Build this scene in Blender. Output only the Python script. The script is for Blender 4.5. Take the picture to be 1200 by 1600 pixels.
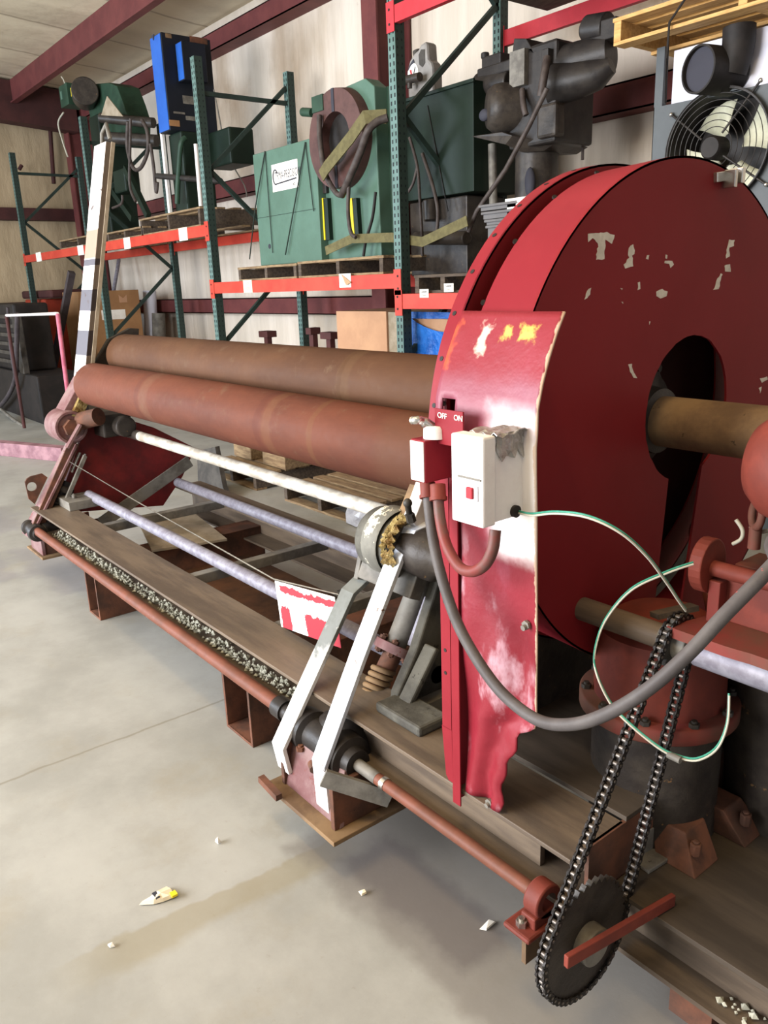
import bpy, bmesh, math, random
from mathutils import Vector, Matrix
random.seed(7)
C = bpy.context.scene.collection
for o in list(bpy.data.objects): bpy.data.objects.remove(o)
PI = math.pi

# ------------------------------------------------------------------ camera
FPX = 1250.0; EYE = Vector((0, 0, 1.6))
def _cam_axes():
    a = Vector((-430-600, 480-800, FPX)); d = Vector((1, -0.037, 0))
    b = a + d*(-(a.dot(a))/(a.dot(d)))
    X = -a.normalized(); Y = b.normalized(); return X, Y, X.cross(Y)
AX, AY, AZ = _cam_axes()                      # world axes seen in camera coordinates (x right, y down, z forward)
cam = bpy.data.cameras.new('camera'); cam.sensor_fit = 'HORIZONTAL'; cam.sensor_width = 36; cam.lens = FPX/1200*36
cam.clip_start = 0.05; cam.clip_end = 200
camo = bpy.data.objects.new('camera', cam); C.objects.link(camo)
R = Matrix(((AX[0], -AX[1], -AX[2]), (AY[0], -AY[1], -AY[2]), (AZ[0], -AZ[1], -AZ[2])))
camo.matrix_world = Matrix.Translation(EYE) @ R.to_4x4()
bpy.context.scene.camera = camo
def W(px, py, x=None, y=None, z=None):
    """world point on the plane x=, y= or z= met by the sight line through photo pixel (px, py)"""
    c = Vector((px-600, py-800, FPX)); d = Vector((AX.dot(c), AY.dot(c), AZ.dot(c)))
    if x is not None: t = x/d.x
    elif y is not None: t = y/d.y
    else: t = (z-EYE.z)/d.z
    return EYE + d*t

# ------------------------------------------------------------------ light
sc = bpy.context.scene
sc.view_settings.view_transform = 'Standard'; sc.view_settings.look = 'None'
sc.view_settings.exposure = 0.0; sc.view_settings.gamma = 1.0; sc.view_settings.use_curve_mapping = False
world = bpy.data.worlds.new('shop_air'); sc.world = world; world.use_nodes = True
bg = world.node_tree.nodes['Background']; bg.inputs[0].default_value = (0.96, 0.97, 1.0, 1); bg.inputs[1].default_value = 0.68
def area(name, loc, target, sx, sy, power, col):
    l = bpy.data.lights.new(name, 'AREA'); l.shape = 'RECTANGLE'; l.size = sx; l.size_y = sy; l.energy = power; l.color = col
    o = bpy.data.objects.new(name, l); C.objects.link(o); o.location = loc
    o.rotation_euler = (Vector(target)-Vector(loc)).to_track_quat('-Z', 'Y').to_euler(); return o
area("bay_door_daylight", (-4.2, -4.5, 2.2), (-3.4, 2.0, 1.9), 5.0, 3.6, 1350, (0.96, 0.97, 1.0))
area("far_door_daylight", (-12.5, -5.5, 2.3), (-9, 2.5, 0.8), 4.0, 3.5, 900, (0.74, 0.86, 1.0))

area('ceiling_lamp', (-.6, -.6, 5.2), (-.7, .3, 0), 1.2, .4, 100, (1.0, .72, .36))

# ------------------------------------------------------------------ materials
def lin(h):
    h = h.lstrip('#'); v = [int(h[i:i+2], 16)/255 for i in (0, 2, 4)]
    return tuple((c/12.92 if c <= 0.04045 else ((c+0.055)/1.055)**2.4) for c in v) + (1,)
class NT:
    def __init__(s, name):
        s.m = bpy.data.materials.new(name); s.m.use_nodes = True; s.t = s.m.node_tree; s.n = s.t.nodes
        s.b = s.n['Principled BSDF']
        g = s.n.new('ShaderNodeNewGeometry'); s.pos = g.outputs['Position']; s.nor = g.outputs['Normal']
    def link(s, a, b): s.t.links.new(a, b)
    def scaled(s, v):
        n = s.n.new('ShaderNodeVectorMath'); n.operation = 'MULTIPLY'; s.link(s.pos, n.inputs[0]); n.inputs[1].default_value = v; return n.outputs[0]
    def noise(s, scale, detail=5, rough=.6, vec=None, off=0):
        n = s.n.new('ShaderNodeTexNoise'); n.inputs['Scale'].default_value = scale; n.inputs['Detail'].default_value = detail
        n.inputs['Roughness'].default_value = rough
        v = vec or s.pos
        if off:
            a = s.n.new('ShaderNodeVectorMath'); a.operation = 'ADD'; s.link(v, a.inputs[0]); a.inputs[1].default_value = (off, off*.7, off*1.3); v = a.outputs[0]
        s.link(v, n.inputs['Vector']); return n.outputs[0]
    def ramp(s, fac, p0, p1):
        n = s.n.new('ShaderNodeMapRange'); n.interpolation_type = 'SMOOTHSTEP'; s.link(fac, n.inputs[0]); n.inputs[1].default_value = p0; n.inputs[2].default_value = p1
        return n.outputs[0]
    def math(s, op, a, b=None, c=None):
        n = s.n.new('ShaderNodeMath'); n.operation = op
        for i, v in enumerate((a, b, c)):
            if v is None: continue
            if isinstance(v, (int, float)): n.inputs[i].default_value = v
            else: s.link(v, n.inputs[i])
        return n.outputs[0]
    def mix(s, fac, a, b):
        n = s.n.new('ShaderNodeMix'); n.data_type = 'RGBA'
        if isinstance(fac, (int, float)): n.inputs[0].default_value = fac
        else: s.link(fac, n.inputs[0])
        for i, v in ((6, a), (7, b)):
            if isinstance(v, tuple): n.inputs[i].default_value = v
            else: s.link(v, n.inputs[i])
        return n.outputs[2]
    def xyz(s, src=None):
        n = s.n.new('ShaderNodeSeparateXYZ'); s.link(src or s.pos, n.inputs[0]); return n.outputs
    def out(s, col, rough=.5, metal=0., bump=None, bs=.2, bd=.01, spec=.22):
        if isinstance(col, tuple): s.b.inputs['Base Color'].default_value = col
        else: s.link(col, s.b.inputs['Base Color'])
        if isinstance(rough, (int, float)): s.b.inputs['Roughness'].default_value = rough
        else: s.link(rough, s.b.inputs['Roughness'])
        s.b.inputs['Metallic'].default_value = metal; s.b.inputs['Specular IOR Level'].default_value = spec
        if bump is not None:
            n = s.n.new('ShaderNodeBump'); n.inputs['Strength'].default_value = bs; n.inputs['Distance'].default_value = bd
            s.link(bump, n.inputs['Height']); s.link(n.outputs[0], s.b.inputs['Normal'])
        return s.m
    def box_mask(s, c, h, soft, wob=None):
        """1 inside a box (centre c, half sizes h) with a soft, noisy border"""
        p = s.xyz(); r = None
        for i in range(3):
            if h[i] is None: continue
            d = s.math('SUBTRACT', s.math('ABSOLUTE', s.math('SUBTRACT', p[i], c[i])), h[i])
            r = d if r is None else s.math('MAXIMUM', r, d)
        if wob: r = s.math('ADD', r, s.math('MULTIPLY', s.math('SUBTRACT', s.noise(wob[0], 4), .5), wob[1]))
        return s.ramp(r, soft, -soft*.2)
def mat(name, c1, c2=None, scale=5, rough=.5, metal=0., chip=None, bs=.15, bscale=40, stretch=None, lo=.35, hi=.65, bd=.004, spec=.22):
    t = NT(name); col = lin(c1); v = t.scaled(stretch) if stretch else None
    if c2: col = t.mix(t.ramp(t.noise(scale, 6, .65, v), lo, hi), lin(c1), lin(c2))
    if chip:
        cc, thr, cs = chip; col = t.mix(t.ramp(t.noise(cs, 8, .7, None, 3.3), thr, thr+.02), col, lin(cc))
    return t.out(col, rough, metal, t.noise(bscale, 5), bs, bd, spec)
M = {}
M['cap_flaked'] = mat('cap_flaked', '77756c', '605e57', 7, .6, chip=('d8d0b8', .52, 9), bs=.5)
M['red_paint'] = mat('red_paint', '741d26', '7e232b', 3, .42, spec=.1, chip=('c9b0a4', .715, 24), bs=.08, bscale=12)
M['red_primer'] = mat('red_primer', '76352a', '602c24', 7, .6, chip=('4a3a34', .68, 14))
M['red_dusty'] = mat('red_dusty', '74302b', '5c3e32', 4, .7)
M['dark_red'] = mat('dark_red', '7a2626', '5a2222', 5, .6)
M['pink_paint'] = mat('pink_paint', '7c6462', '664444', 9, .6, chip=('6a3a36', .62, 16))
M['rust'] = mat('rust', '6b4534', '4c362c', 9, .75, chip=('3a2c26', .66, 30), bs=.3)
M['rust_bar'] = mat('rust_bar', '6c4031', '5c382a', 12, .55, chip=('b9a08c', .76, 40))
M['rusty_plate'] = mat('rusty_plate', '7d6549', '5e4a38', 6, .75, chip=('453627', .66, 18))
M['brown_sheet'] = mat('brown_sheet', '64442f', '3d2c22', 3, .7)
M['steel_beam'] = mat('steel_beam', '6b5d4e', '52473d', 5, .5, chip=('453c35', .7, 10), stretch=(.4, 3, 3))
M['steel_grey'] = mat('steel_grey', '77736b', '57534d', 8, .55, chip=('3c3934', .66, 22))
M['cast_grey'] = mat('cast_grey', '5f5d55', '403e39', 7, .7, chip=('37342f', .62, 14), bs=.5)
M['dark_steel'] = mat('dark_steel', '46423d', '302d2a', 9, .5, bs=.3)
M['oily'] = mat('oily', '3c3630', '2b2623', 12, .4, chip=('6d5337', .66, 26), bs=.4)
M['black_iron'] = mat('black_iron', '242120', '322e2b', 10, .42, bs=.3)
M['chain_black'] = mat('chain_black', '1c1a19', '2a2625', 60, .45, metal=.3)
M['chain_pin'] = mat('chain_pin', '77706a', '5a5450', 60, .4, metal=.6)
M['galv'] = mat('galv', '86848d', '6e6a74', 30, .45, metal=.1, chip=('6c6560', .68, 34))
M['white_rod'] = mat('white_rod', 'cfc9bb', 'a59b8c', 14, .42, metal=.2, chip=('8a6a4c', .68, 26))
M['chrome'] = mat('chrome', 'c9c6c0', 'aaa59d', 20, .25, metal=.9)
M['white_paint'] = mat('white_paint', 'dcd8d2', 'cfc9c6', 10, .45, chip=('7d6a58', .66, 20))
M['strap_paint'] = mat('strap_paint', 'cfcfcc', 'b4bac4', 6, .45, chip=('6a5544', .63, 16))
M['strap_worn'] = None
M['box_white'] = mat('box_white', 'e6e2dd', 'dcd4d0', 8, .45, chip=('b04a4a', .67, 18))
M['tape'] = mat('tape', '8f8b86', 'b5b2ad', 30, .3, metal=.5, bs=.8, bscale=60)
M['cable_grey'] = mat('cable_grey', '544f4d', '464140', 10, .55, chip=('9a4a45', .64, 11))
M['conduit_red'] = mat('conduit_red', '6f302c', '57463f', 9, .5)
M['wire_green'] = mat('wire_green', '2c7460', '3d8672', 60, .4)
M['wire_white'] = mat('wire_white', 'a9a596', None, rough=.4)
M['wire_brown'] = mat('wire_brown', '5a3c36', None, rough=.4)
M['grease'] = mat('grease', 'a5935f', '64491f', 22, .45, chip=('4a3518', .6, 40), bs=1.0, bscale=70, bd=.01)
M['gravel'] = mat('gravel', 'c9c8b8', 'a3a190', 50, .8, bs=.2)
M['rubber'] = mat('rubber', '1c1917', '262220', 12, .6)
M['rack_beam'] = mat('rack_beam', 'c04434', 'b0382c', 4, .45, chip=('8a3027', .69, 14))
M['rack_beam_red'] = mat('rack_beam_red', 'b03038', 'a02a32', 4, .5)
M['brace_green'] = mat('brace_green', '2a3833', '222d29', 5, .5)
M['wood'] = mat('wood', '8f7a5c', '6f5a44', 8, .8, stretch=(1, 6, 6))
M['wood_grey'] = mat('wood_grey', '5a4f44', '443b34', 8, .85, stretch=(1, 6, 6))
M['wood_new'] = mat('wood_new', 'c09a62', 'a67f4c', 8, .75, stretch=(1, 6, 6))
M['cardboard'] = mat('cardboard', '96704c', '8a6544', 3, .85)
M['cardboard_pale'] = mat('cardboard_pale', 'b48c6c', 'a88164', 3, .85)
M['machine_green'] = mat('machine_green', '4f6b5d', '486254', 3, .45)
M['machine_green_dark'] = mat('machine_green_dark', '17251c', '132018', 4, .5)
M['press_green'] = mat('press_green', '2b4334', '22362a', 5, .5)
M['cab_blue_lit'] = mat('cab_blue_lit', '2a5cae', '2552a0', 3, .4)  # cabinet blue as lit, for the front faces
M['cab_navy_shade'] = mat('cab_navy_shade', '171b24', '12161d', 3, .45)  # same cabinet blue darkened to stand in for its shaded side
M['blue_wrap'] = mat('blue_wrap', '2a6cc0', '174e9c', 6, .25, bs=.9, bscale=14, bd=.02)
M['yellow'] = mat('yellow', 'e0c92c', None, rough=.5)
M['sling'] = mat('sling', '655f40', '565036', 20, .85)
M['paper'] = mat('paper', 'e6e1d8', 'd9d3c8', 12, .8)
M['cream_paper'] = mat('cream_paper', 'e9dcc0', 'dccfb2', 12, .8)
M['ink'] = mat('ink', '34343c', None, rough=.7)
M['ink_soft'] = mat('ink_soft', 'a8a294', None, rough=.8)
M['ink_red'] = mat('ink_red', 'a83038', None, rough=.7)
M['grey_cabinet'] = mat('grey_cabinet', '4d5153', '464a4c', 3, .45)
M['white_panel'] = mat('white_panel', 'd3d3de', 'c6c6cf', 2, .6)
M['fan_cream'] = mat('fan_cream', 'c4c3ac', 'a5a38b', 6, .5)
M['bin_grey'] = mat('bin_grey', '636161', '595757', 5, .6)
M['brown_ring'] = mat('brown_ring', '563c38', '452f2c', 6, .5)
M['frame_red'] = mat('frame_red', '683735', '5a2e2e', 3, .6)
M['frame_dark'] = mat('frame_dark', '4b2b29', '3c2423', 3, .7)
M['hose'] = mat('hose', '4a423e', '372f2c', 14, .55)
M['bottle_grey'] = mat('bottle_grey', '8d8a86', '7a7672', 8, .4)
M['orange_red'] = mat('orange_red', 'a8402c', '8a3526', 5, .6)
M['blue_thing'] = mat('blue_thing', '3d78b8', '2c5c98', 8, .5)
M['pink_pipe'] = mat('pink_pipe', 'c06a7c', 'a8566a', 10, .5)
M['tan_roll'] = mat('tan_roll', '9c8f7c', '857864', 10, .8)
M['shade_black'] = mat('shade_black', '1b1817', '26211f', 6, .6)
M['deck_steel'] = mat('deck_steel', '4c433a', '3a332c', 4, .6, stretch=(.4, 3, 3))
M['pink_faded'] = mat('pink_faded', 'a07a80', '7e5a62', 7, .6)
M['old_steel'] = mat('old_steel', '4c4547', '3c3638', 5, .55)
M['plastic_film'] = mat('plastic_film', 'bdbcc0', 'a5a4aa', 20, .2)

def m_roll(name, base, dark, bands):
    t = NT(name); p = t.xyz()
    col = t.mix(t.ramp(t.noise(2.2, 7, .65, t.scaled((.7, 2, 2))), .32, .68), lin(base), lin(dark))
    col = t.mix(t.math('MULTIPLY', t.ramp(t.noise(9, 6, .7), .55, .75), .45), col, lin('665442'))
    for x, w, c in bands:
        d = t.math('ABSOLUTE', t.math('SUBTRACT', t.math('ADD', p[0], t.math('MULTIPLY', t.math('SUBTRACT', t.noise(14, 3), .5), .03)), x))
        col = t.mix(t.math('MULTIPLY', t.ramp(d, w, w*.5), .32), col, lin(c))
    return t.out(col, t.math('MULTIPLY_ADD', t.noise(30, 4), .3, .45), .0, t.noise(70, 4), .12, .003, .1)
M['roll_front'] = m_roll('roll_front', '60382a', '513026', [(-3.62, .06, '664c3c'), (-3.70, .03, '482c26'), (-2.50, .04, '6a4a34'), (-2.57, .03, '4c2822'), (-2.22, .02, '644830'), (-1.7, .22, '5c4432')])
M['roll_back'] = m_roll('roll_back', '543a29', '483124', [(-2.3, .05, '5e4832'), (-2.32, .015, '442c1c'), (-3.6, .1, '503a2a')])

def m_concrete():
    t = NT('concrete_floor'); p = t.xyz()
    col = t.mix(t.ramp(t.noise(1.3, 9, .66), .34, .66), lin('9f9e98'), lin('8a8983'))
    col = t.mix(t.math('MULTIPLY', t.ramp(t.noise(3.2, 8, .65, None, 5), .5, .72), .45), col, lin('8b8474'))
    col = t.mix(t.math('MULTIPLY', t.ramp(t.noise(28, 7, .75), .6, .72), .35), col, lin('7c7466'))
    w = t.math('MULTIPLY', t.math('SUBTRACT', t.noise(3, 5), .5), .05)
    jx = t.math('ABSOLUTE', t.math('SUBTRACT', t.math('ADD', p[0], w), JX))
    col = t.mix(t.math('MULTIPLY', t.ramp(jx, .008, .003), .55), col, lin('6f6858'))
    # dried spill running across the floor in front of the machine
    w2 = t.math('MULTIPLY', t.math('SUBTRACT', t.noise(2.0, 5), .5), .22)
    sx = t.math('SUBTRACT', t.math('ADD', t.math('ADD', p[0], w2), t.math('MULTIPLY', p[1], SK)), SX)
    band = t.math('MULTIPLY', t.ramp(sx, -.09, -.075), t.ramp(sx, .05, .0))
    keep = t.math('MULTIPLY', t.ramp(p[1], 1.25, 1.0), t.ramp(p[1], .25, .5))
    col = t.mix(t.math('MULTIPLY', t.math('MULTIPLY', band, keep), .5), col, lin('847a60'))
    oil = t.box_mask((-1.15, 1.35, 0), (.6, .33, None), .06, (7, .12))  # oil stain with the shadow around the near foot painted in
    col = t.mix(t.math('MULTIPLY', oil, .6), col, lin('6c6560'))  # oil stain and painted foot shadow share this mask
    col = t.mix(t.math('MULTIPLY', t.box_mask((-1.38, 1.16, 0), (.24, .07, None), .05, (9, .1)), .55), col, lin('575050'))  # darker core: foot plate shadow and oil in one painted patch
    for c, h in (((-6.3, 1.25, 0), (.35, .12, None)), ((-5.2, .95, 0), (.3, .06, None)), ((-4.9, 1.3, 0), (.5, .12, None))):
        col = t.mix(t.math('MULTIPLY', t.box_mask(c, h, .1, (5, .3)), .4), col, lin('77737a'))
    rg = t.math('MULTIPLY_ADD', t.noise(2.5, 5), .25, .38)
    return t.out(col, rg, 0, t.noise(30, 8, .7), .12, .004)
a_, b_ = W(0, 1222, z=0), W(300, 1115, z=0); JX = (a_.x+b_.x)/2
s0, s1 = W(560, 1320, z=0), W(200, 1505, z=0); SK = -(s1.x-s0.x)/(s1.y-s0.y); SX = s0.x + SK*s0.y
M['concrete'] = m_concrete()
def m_wall(name, a, b, stain, vz=.16, bs=.5, smear=None):
    t = NT(name); v = t.scaled((1.6, 1.6, vz))
    n1 = t.noise(2.2, 6, .6, v); col = t.mix(t.ramp(n1, .35, .65), lin(a), lin(b))
    col = t.mix(t.math('MULTIPLY', t.ramp(t.noise(.55, 6, .6, t.scaled((1, 1, .6)), 9), .52, .7), .6), col, lin(stain))
    col = t.mix(t.math('MULTIPLY', t.ramp(t.noise(9, 7, .75), .66, .74), .35), col, lin('6d5a48'))
    for c, h in smear or ():
        col = t.mix(t.math('MULTIPLY', t.box_mask(c, h, .35, (2.5, .5)), .7), col, lin('94806a'))
    return t.out(col, .5, 0, n1, bs, .09)
M['wall_vinyl'] = m_wall('wall_vinyl', 'd6cabb', 'c6baaa', 'a8957d', smear=[(tuple(W(378, 215, y=5.6)), (.12, None, .45)), (tuple(W(345, 110, y=5.6)), (.1, None, .25)), (tuple(W(440, 70, y=5.6)), (.05, None, .5))])
M['wall_far'] = m_wall('wall_far', 'b6a284', 'aa977a', '97856b', .6, .3)
def m_ceiling():
    t = NT('ceiling_vinyl'); p = t.xyz()
    n1 = t.noise(1.6, 5, .5, t.scaled((1, .5, 1)))
    col = t.mix(t.ramp(n1, .35, .65), lin('d6c7ac'), lin('c8b89e'))
    f = t.math('ABSOLUTE', t.math('SUBTRACT', t.math('FRACT', t.math('MULTIPLY', t.math('ADD', p[0], t.math('MULTIPLY', t.noise(2, 3), .12)), .72)), .5))
    seam = t.ramp(f, .03, .008)
    col = t.mix(t.math('MULTIPLY', seam, .55), col, lin('7d6a55'))
    return t.out(col, .55, 0, t.math('ADD', n1, t.math('MULTIPLY', f, 1.2)), .6, .1)
M['ceiling_vinyl'] = m_ceiling()
def m_post():
    t = NT('rack_post_green'); tc = t.n.new('ShaderNodeTexCoord'); o = t.xyz(tc.outputs['Object'])
    nz = t.math('ABSOLUTE', t.math('SUBTRACT', t.math('FRACT', t.math('MULTIPLY', o[2], 20)), .5))
    nx = t.math('ABSOLUTE', t.math('SUBTRACT', t.math('ABSOLUTE', o[0]), .02))
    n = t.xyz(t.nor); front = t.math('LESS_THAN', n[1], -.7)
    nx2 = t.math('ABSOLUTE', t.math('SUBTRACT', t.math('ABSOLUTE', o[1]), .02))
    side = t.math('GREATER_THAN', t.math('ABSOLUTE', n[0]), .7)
    zz = t.math('LESS_THAN', nz, .27)
    hole = t.math('MULTIPLY', zz, t.math('MULTIPLY', front, t.math('LESS_THAN', nx, .0075)))
    hole2 = t.math('MULTIPLY', t.math('LESS_THAN', nz, .16), t.math('MULTIPLY', side, t.math('LESS_THAN', nx2, .005)))
    base = t.mix(t.ramp(t.noise(6, 6), .4, .65), lin('5c7570'), lin('4d655e'))
    base = t.mix(side, base, lin('2c3934'))  # side faces coloured darker, shade put into the green paint
    col = t.mix(t.math('MAXIMUM', hole, hole2), base, lin('15191a'))
    return t.out(col, .5)
M['rack_post'] = m_post()
def m_drum():
    """old red paint with bare primer patches where lettering has flaked away"""
    t = NT('drum_red'); col = t.mix(t.ramp(t.noise(1.5, 5), .35, .65), lin('6e1b1e'), lin('761f23'))
    col = t.mix(t.math('MULTIPLY', t.ramp(t.noise(60, 4), .5, .8), .18), col, lin('7c1a20'))
    return t.out(col, .5, 0, t.noise(18, 4), .05, .004, .1)
M['drum'] = m_drum()
M['primer_patch'] = mat('primer_patch', 'cfc8ba', 'b9b0a2', 30, .7)

BOXC = (-.985, 1.14, 1.21)
def m_sheet():
    t = NT('guard_sheet_red')
    col = t.mix(t.ramp(t.noise(3.5, 6), .35, .65), lin('7c212c'), lin('741b25'))
    col = t.mix(t.math('MULTIPLY', t.ramp(t.noise(4.0, 6, .6, t.scaled((1, 1, .6)), 2), .55, .68), .6), col, lin('8a4654'))
    low = t.box_mask((-1.05, 1.15, .75), (.2, None, .28), .1)
    col = t.mix(t.math('MULTIPLY', t.math('MULTIPLY', low, t.ramp(t.noise(8, 6, .6, t.scaled((1, 1, .5)), 7), .52, .66)), .8), col, lin('b8969e'))
    halo = t.box_mask(BOXC, (.085, None, .125), .05, (14, .05))
    col = t.mix(halo, col, lin('e4dfdc'))
    bend = t.box_mask((-1.1, 1.14, 1.36), (.2, None, .035), .05, (10, .06))
    col = t.mix(t.math('MULTIPLY', bend, .45), col, lin('7e5666'))
    for c, h, cc in (((-1.165, 1.19, 1.485), (.006, None, .024), 'cdb9a8'), ((-1.10, 1.2, 1.5), (.005, None, .004), 'c4b050'), ((-1.045, 1.2, 1.498), (.014, None, .004), 'c4b050'), ((-1.255, 1.18, 1.47), (.012, None, .035), 'a8482e')):
        col = t.mix(t.math('MULTIPLY', t.box_mask(c, h, .012, (45, .05)), .85), col, lin(cc))
    col = t.mix(t.ramp(t.noise(34, 7, .75, None, 4), .715, .735), col, lin('d9cfc8'))
    edge = t.ramp(t.math('ADD', t.math('SUBTRACT', t.xyz()[0], -.976), t.math('MULTIPLY', t.math('SUBTRACT', t.noise(40, 5), .5), .02)), -.006, -.003)
    col = t.mix(t.math('MULTIPLY', edge, .8), col, lin('c8ae94'))
    return t.out(col, t.math('MULTIPLY_ADD', t.noise(6, 4), .3, .28), 0, t.noise(7, 5), .25, .02, .25)
M['guard_sheet'] = m_sheet()
def m_strap():
    t = NT('strap_worn'); col = t.mix(t.ramp(t.noise(12, 6), .35, .65), lin('55564f'), lin('686a66'))
    col = t.mix(t.box_mask((-1.86, 1.05, .30), (None, None, .22), .05, (14, .22)), col, lin('cfcdca'))
    col = t.mix(t.ramp(t.noise(20, 7, .7, None, 6), .64, .67), col, lin('c9c7c0'))
    return t.out(col, .5)
M['strap_worn'] = m_strap()
def m_pole():
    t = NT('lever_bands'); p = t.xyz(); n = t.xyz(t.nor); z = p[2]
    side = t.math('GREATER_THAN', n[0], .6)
    blk = None
    for z0, z1 in POLE_BANDS:
        b = t.math('MULTIPLY', t.math('GREATER_THAN', z, z0), t.math('LESS_THAN', z, z1)); blk = b if blk is None else t.math('MAXIMUM', blk, b)
    col = t.mix(blk, lin('e6dfdc'), lin('55535a'))
    tan = t.box_mask((-4.7, 1.6, POLE_TAN[2]), (None, None, POLE_TAN[1]), .01); col = t.mix(tan, col, lin('8d7b6b'))
    col = t.mix(t.ramp(t.noise(13, 7, .7), .60, .63), col, lin('4b3d38'))
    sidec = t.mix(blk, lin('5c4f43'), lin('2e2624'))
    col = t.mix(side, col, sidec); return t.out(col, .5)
def pole_z(py): return W(150, py, x=-4.7).z
POLE_BANDS = [(pole_z(485), pole_z(452)), (pole_z(553), pole_z(515)), (pole_z(415), pole_z(405))]
POLE_TAN = (0, (pole_z(360)-pole_z(403))/2, (pole_z(360)+pole_z(403))/2)
M['lever_bands'] = m_pole()
def m_sign():
    t = NT('warning_sign_paint'); tc = t.n.new('ShaderNodeTexCoord'); o = t.xyz(tc.outputs['Object'])
    n = t.math('MULTIPLY', t.math('SUBTRACT', t.noise(26, 6, .7), .5), .06)
    n2 = t.math('MULTIPLY', t.math('SUBTRACT', t.noise(60, 3, .6, t.scaled((1, 1, .12))), .5), .03)
    z = t.math('ADD', o[2], n); x = t.math('ADD', o[0], n)
    top = t.math('MULTIPLY', t.math('LESS_THAN', z, -.012), t.math('GREATER_THAN', t.math('ADD', o[2], n2), -.036))
    top = t.math('MULTIPLY', top, t.math('GREATER_THAN', x, .022))
    bl = t.math('MULTIPLY', t.math('LESS_THAN', t.math('ADD', z, n2), -.092), t.math('MULTIPLY', t.math('GREATER_THAN', x, .015), t.math('LESS_THAN', x, .075)))
    br = t.math('MULTIPLY', t.math('LESS_THAN', z, -.09), t.math('GREATER_THAN', x, .168))
    f = t.math('MAXIMUM', top, t.math('MAXIMUM', bl, br))
    col = t.mix(f, lin('ddd9d6'), lin('96303a'))
    col = t.mix(t.ramp(t.noise(30, 7, .75, None, 8), .7, .73), col, lin('7b7470'))
    return t.out(col, .5)
M['sign_paint'] = m_sign()

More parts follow.
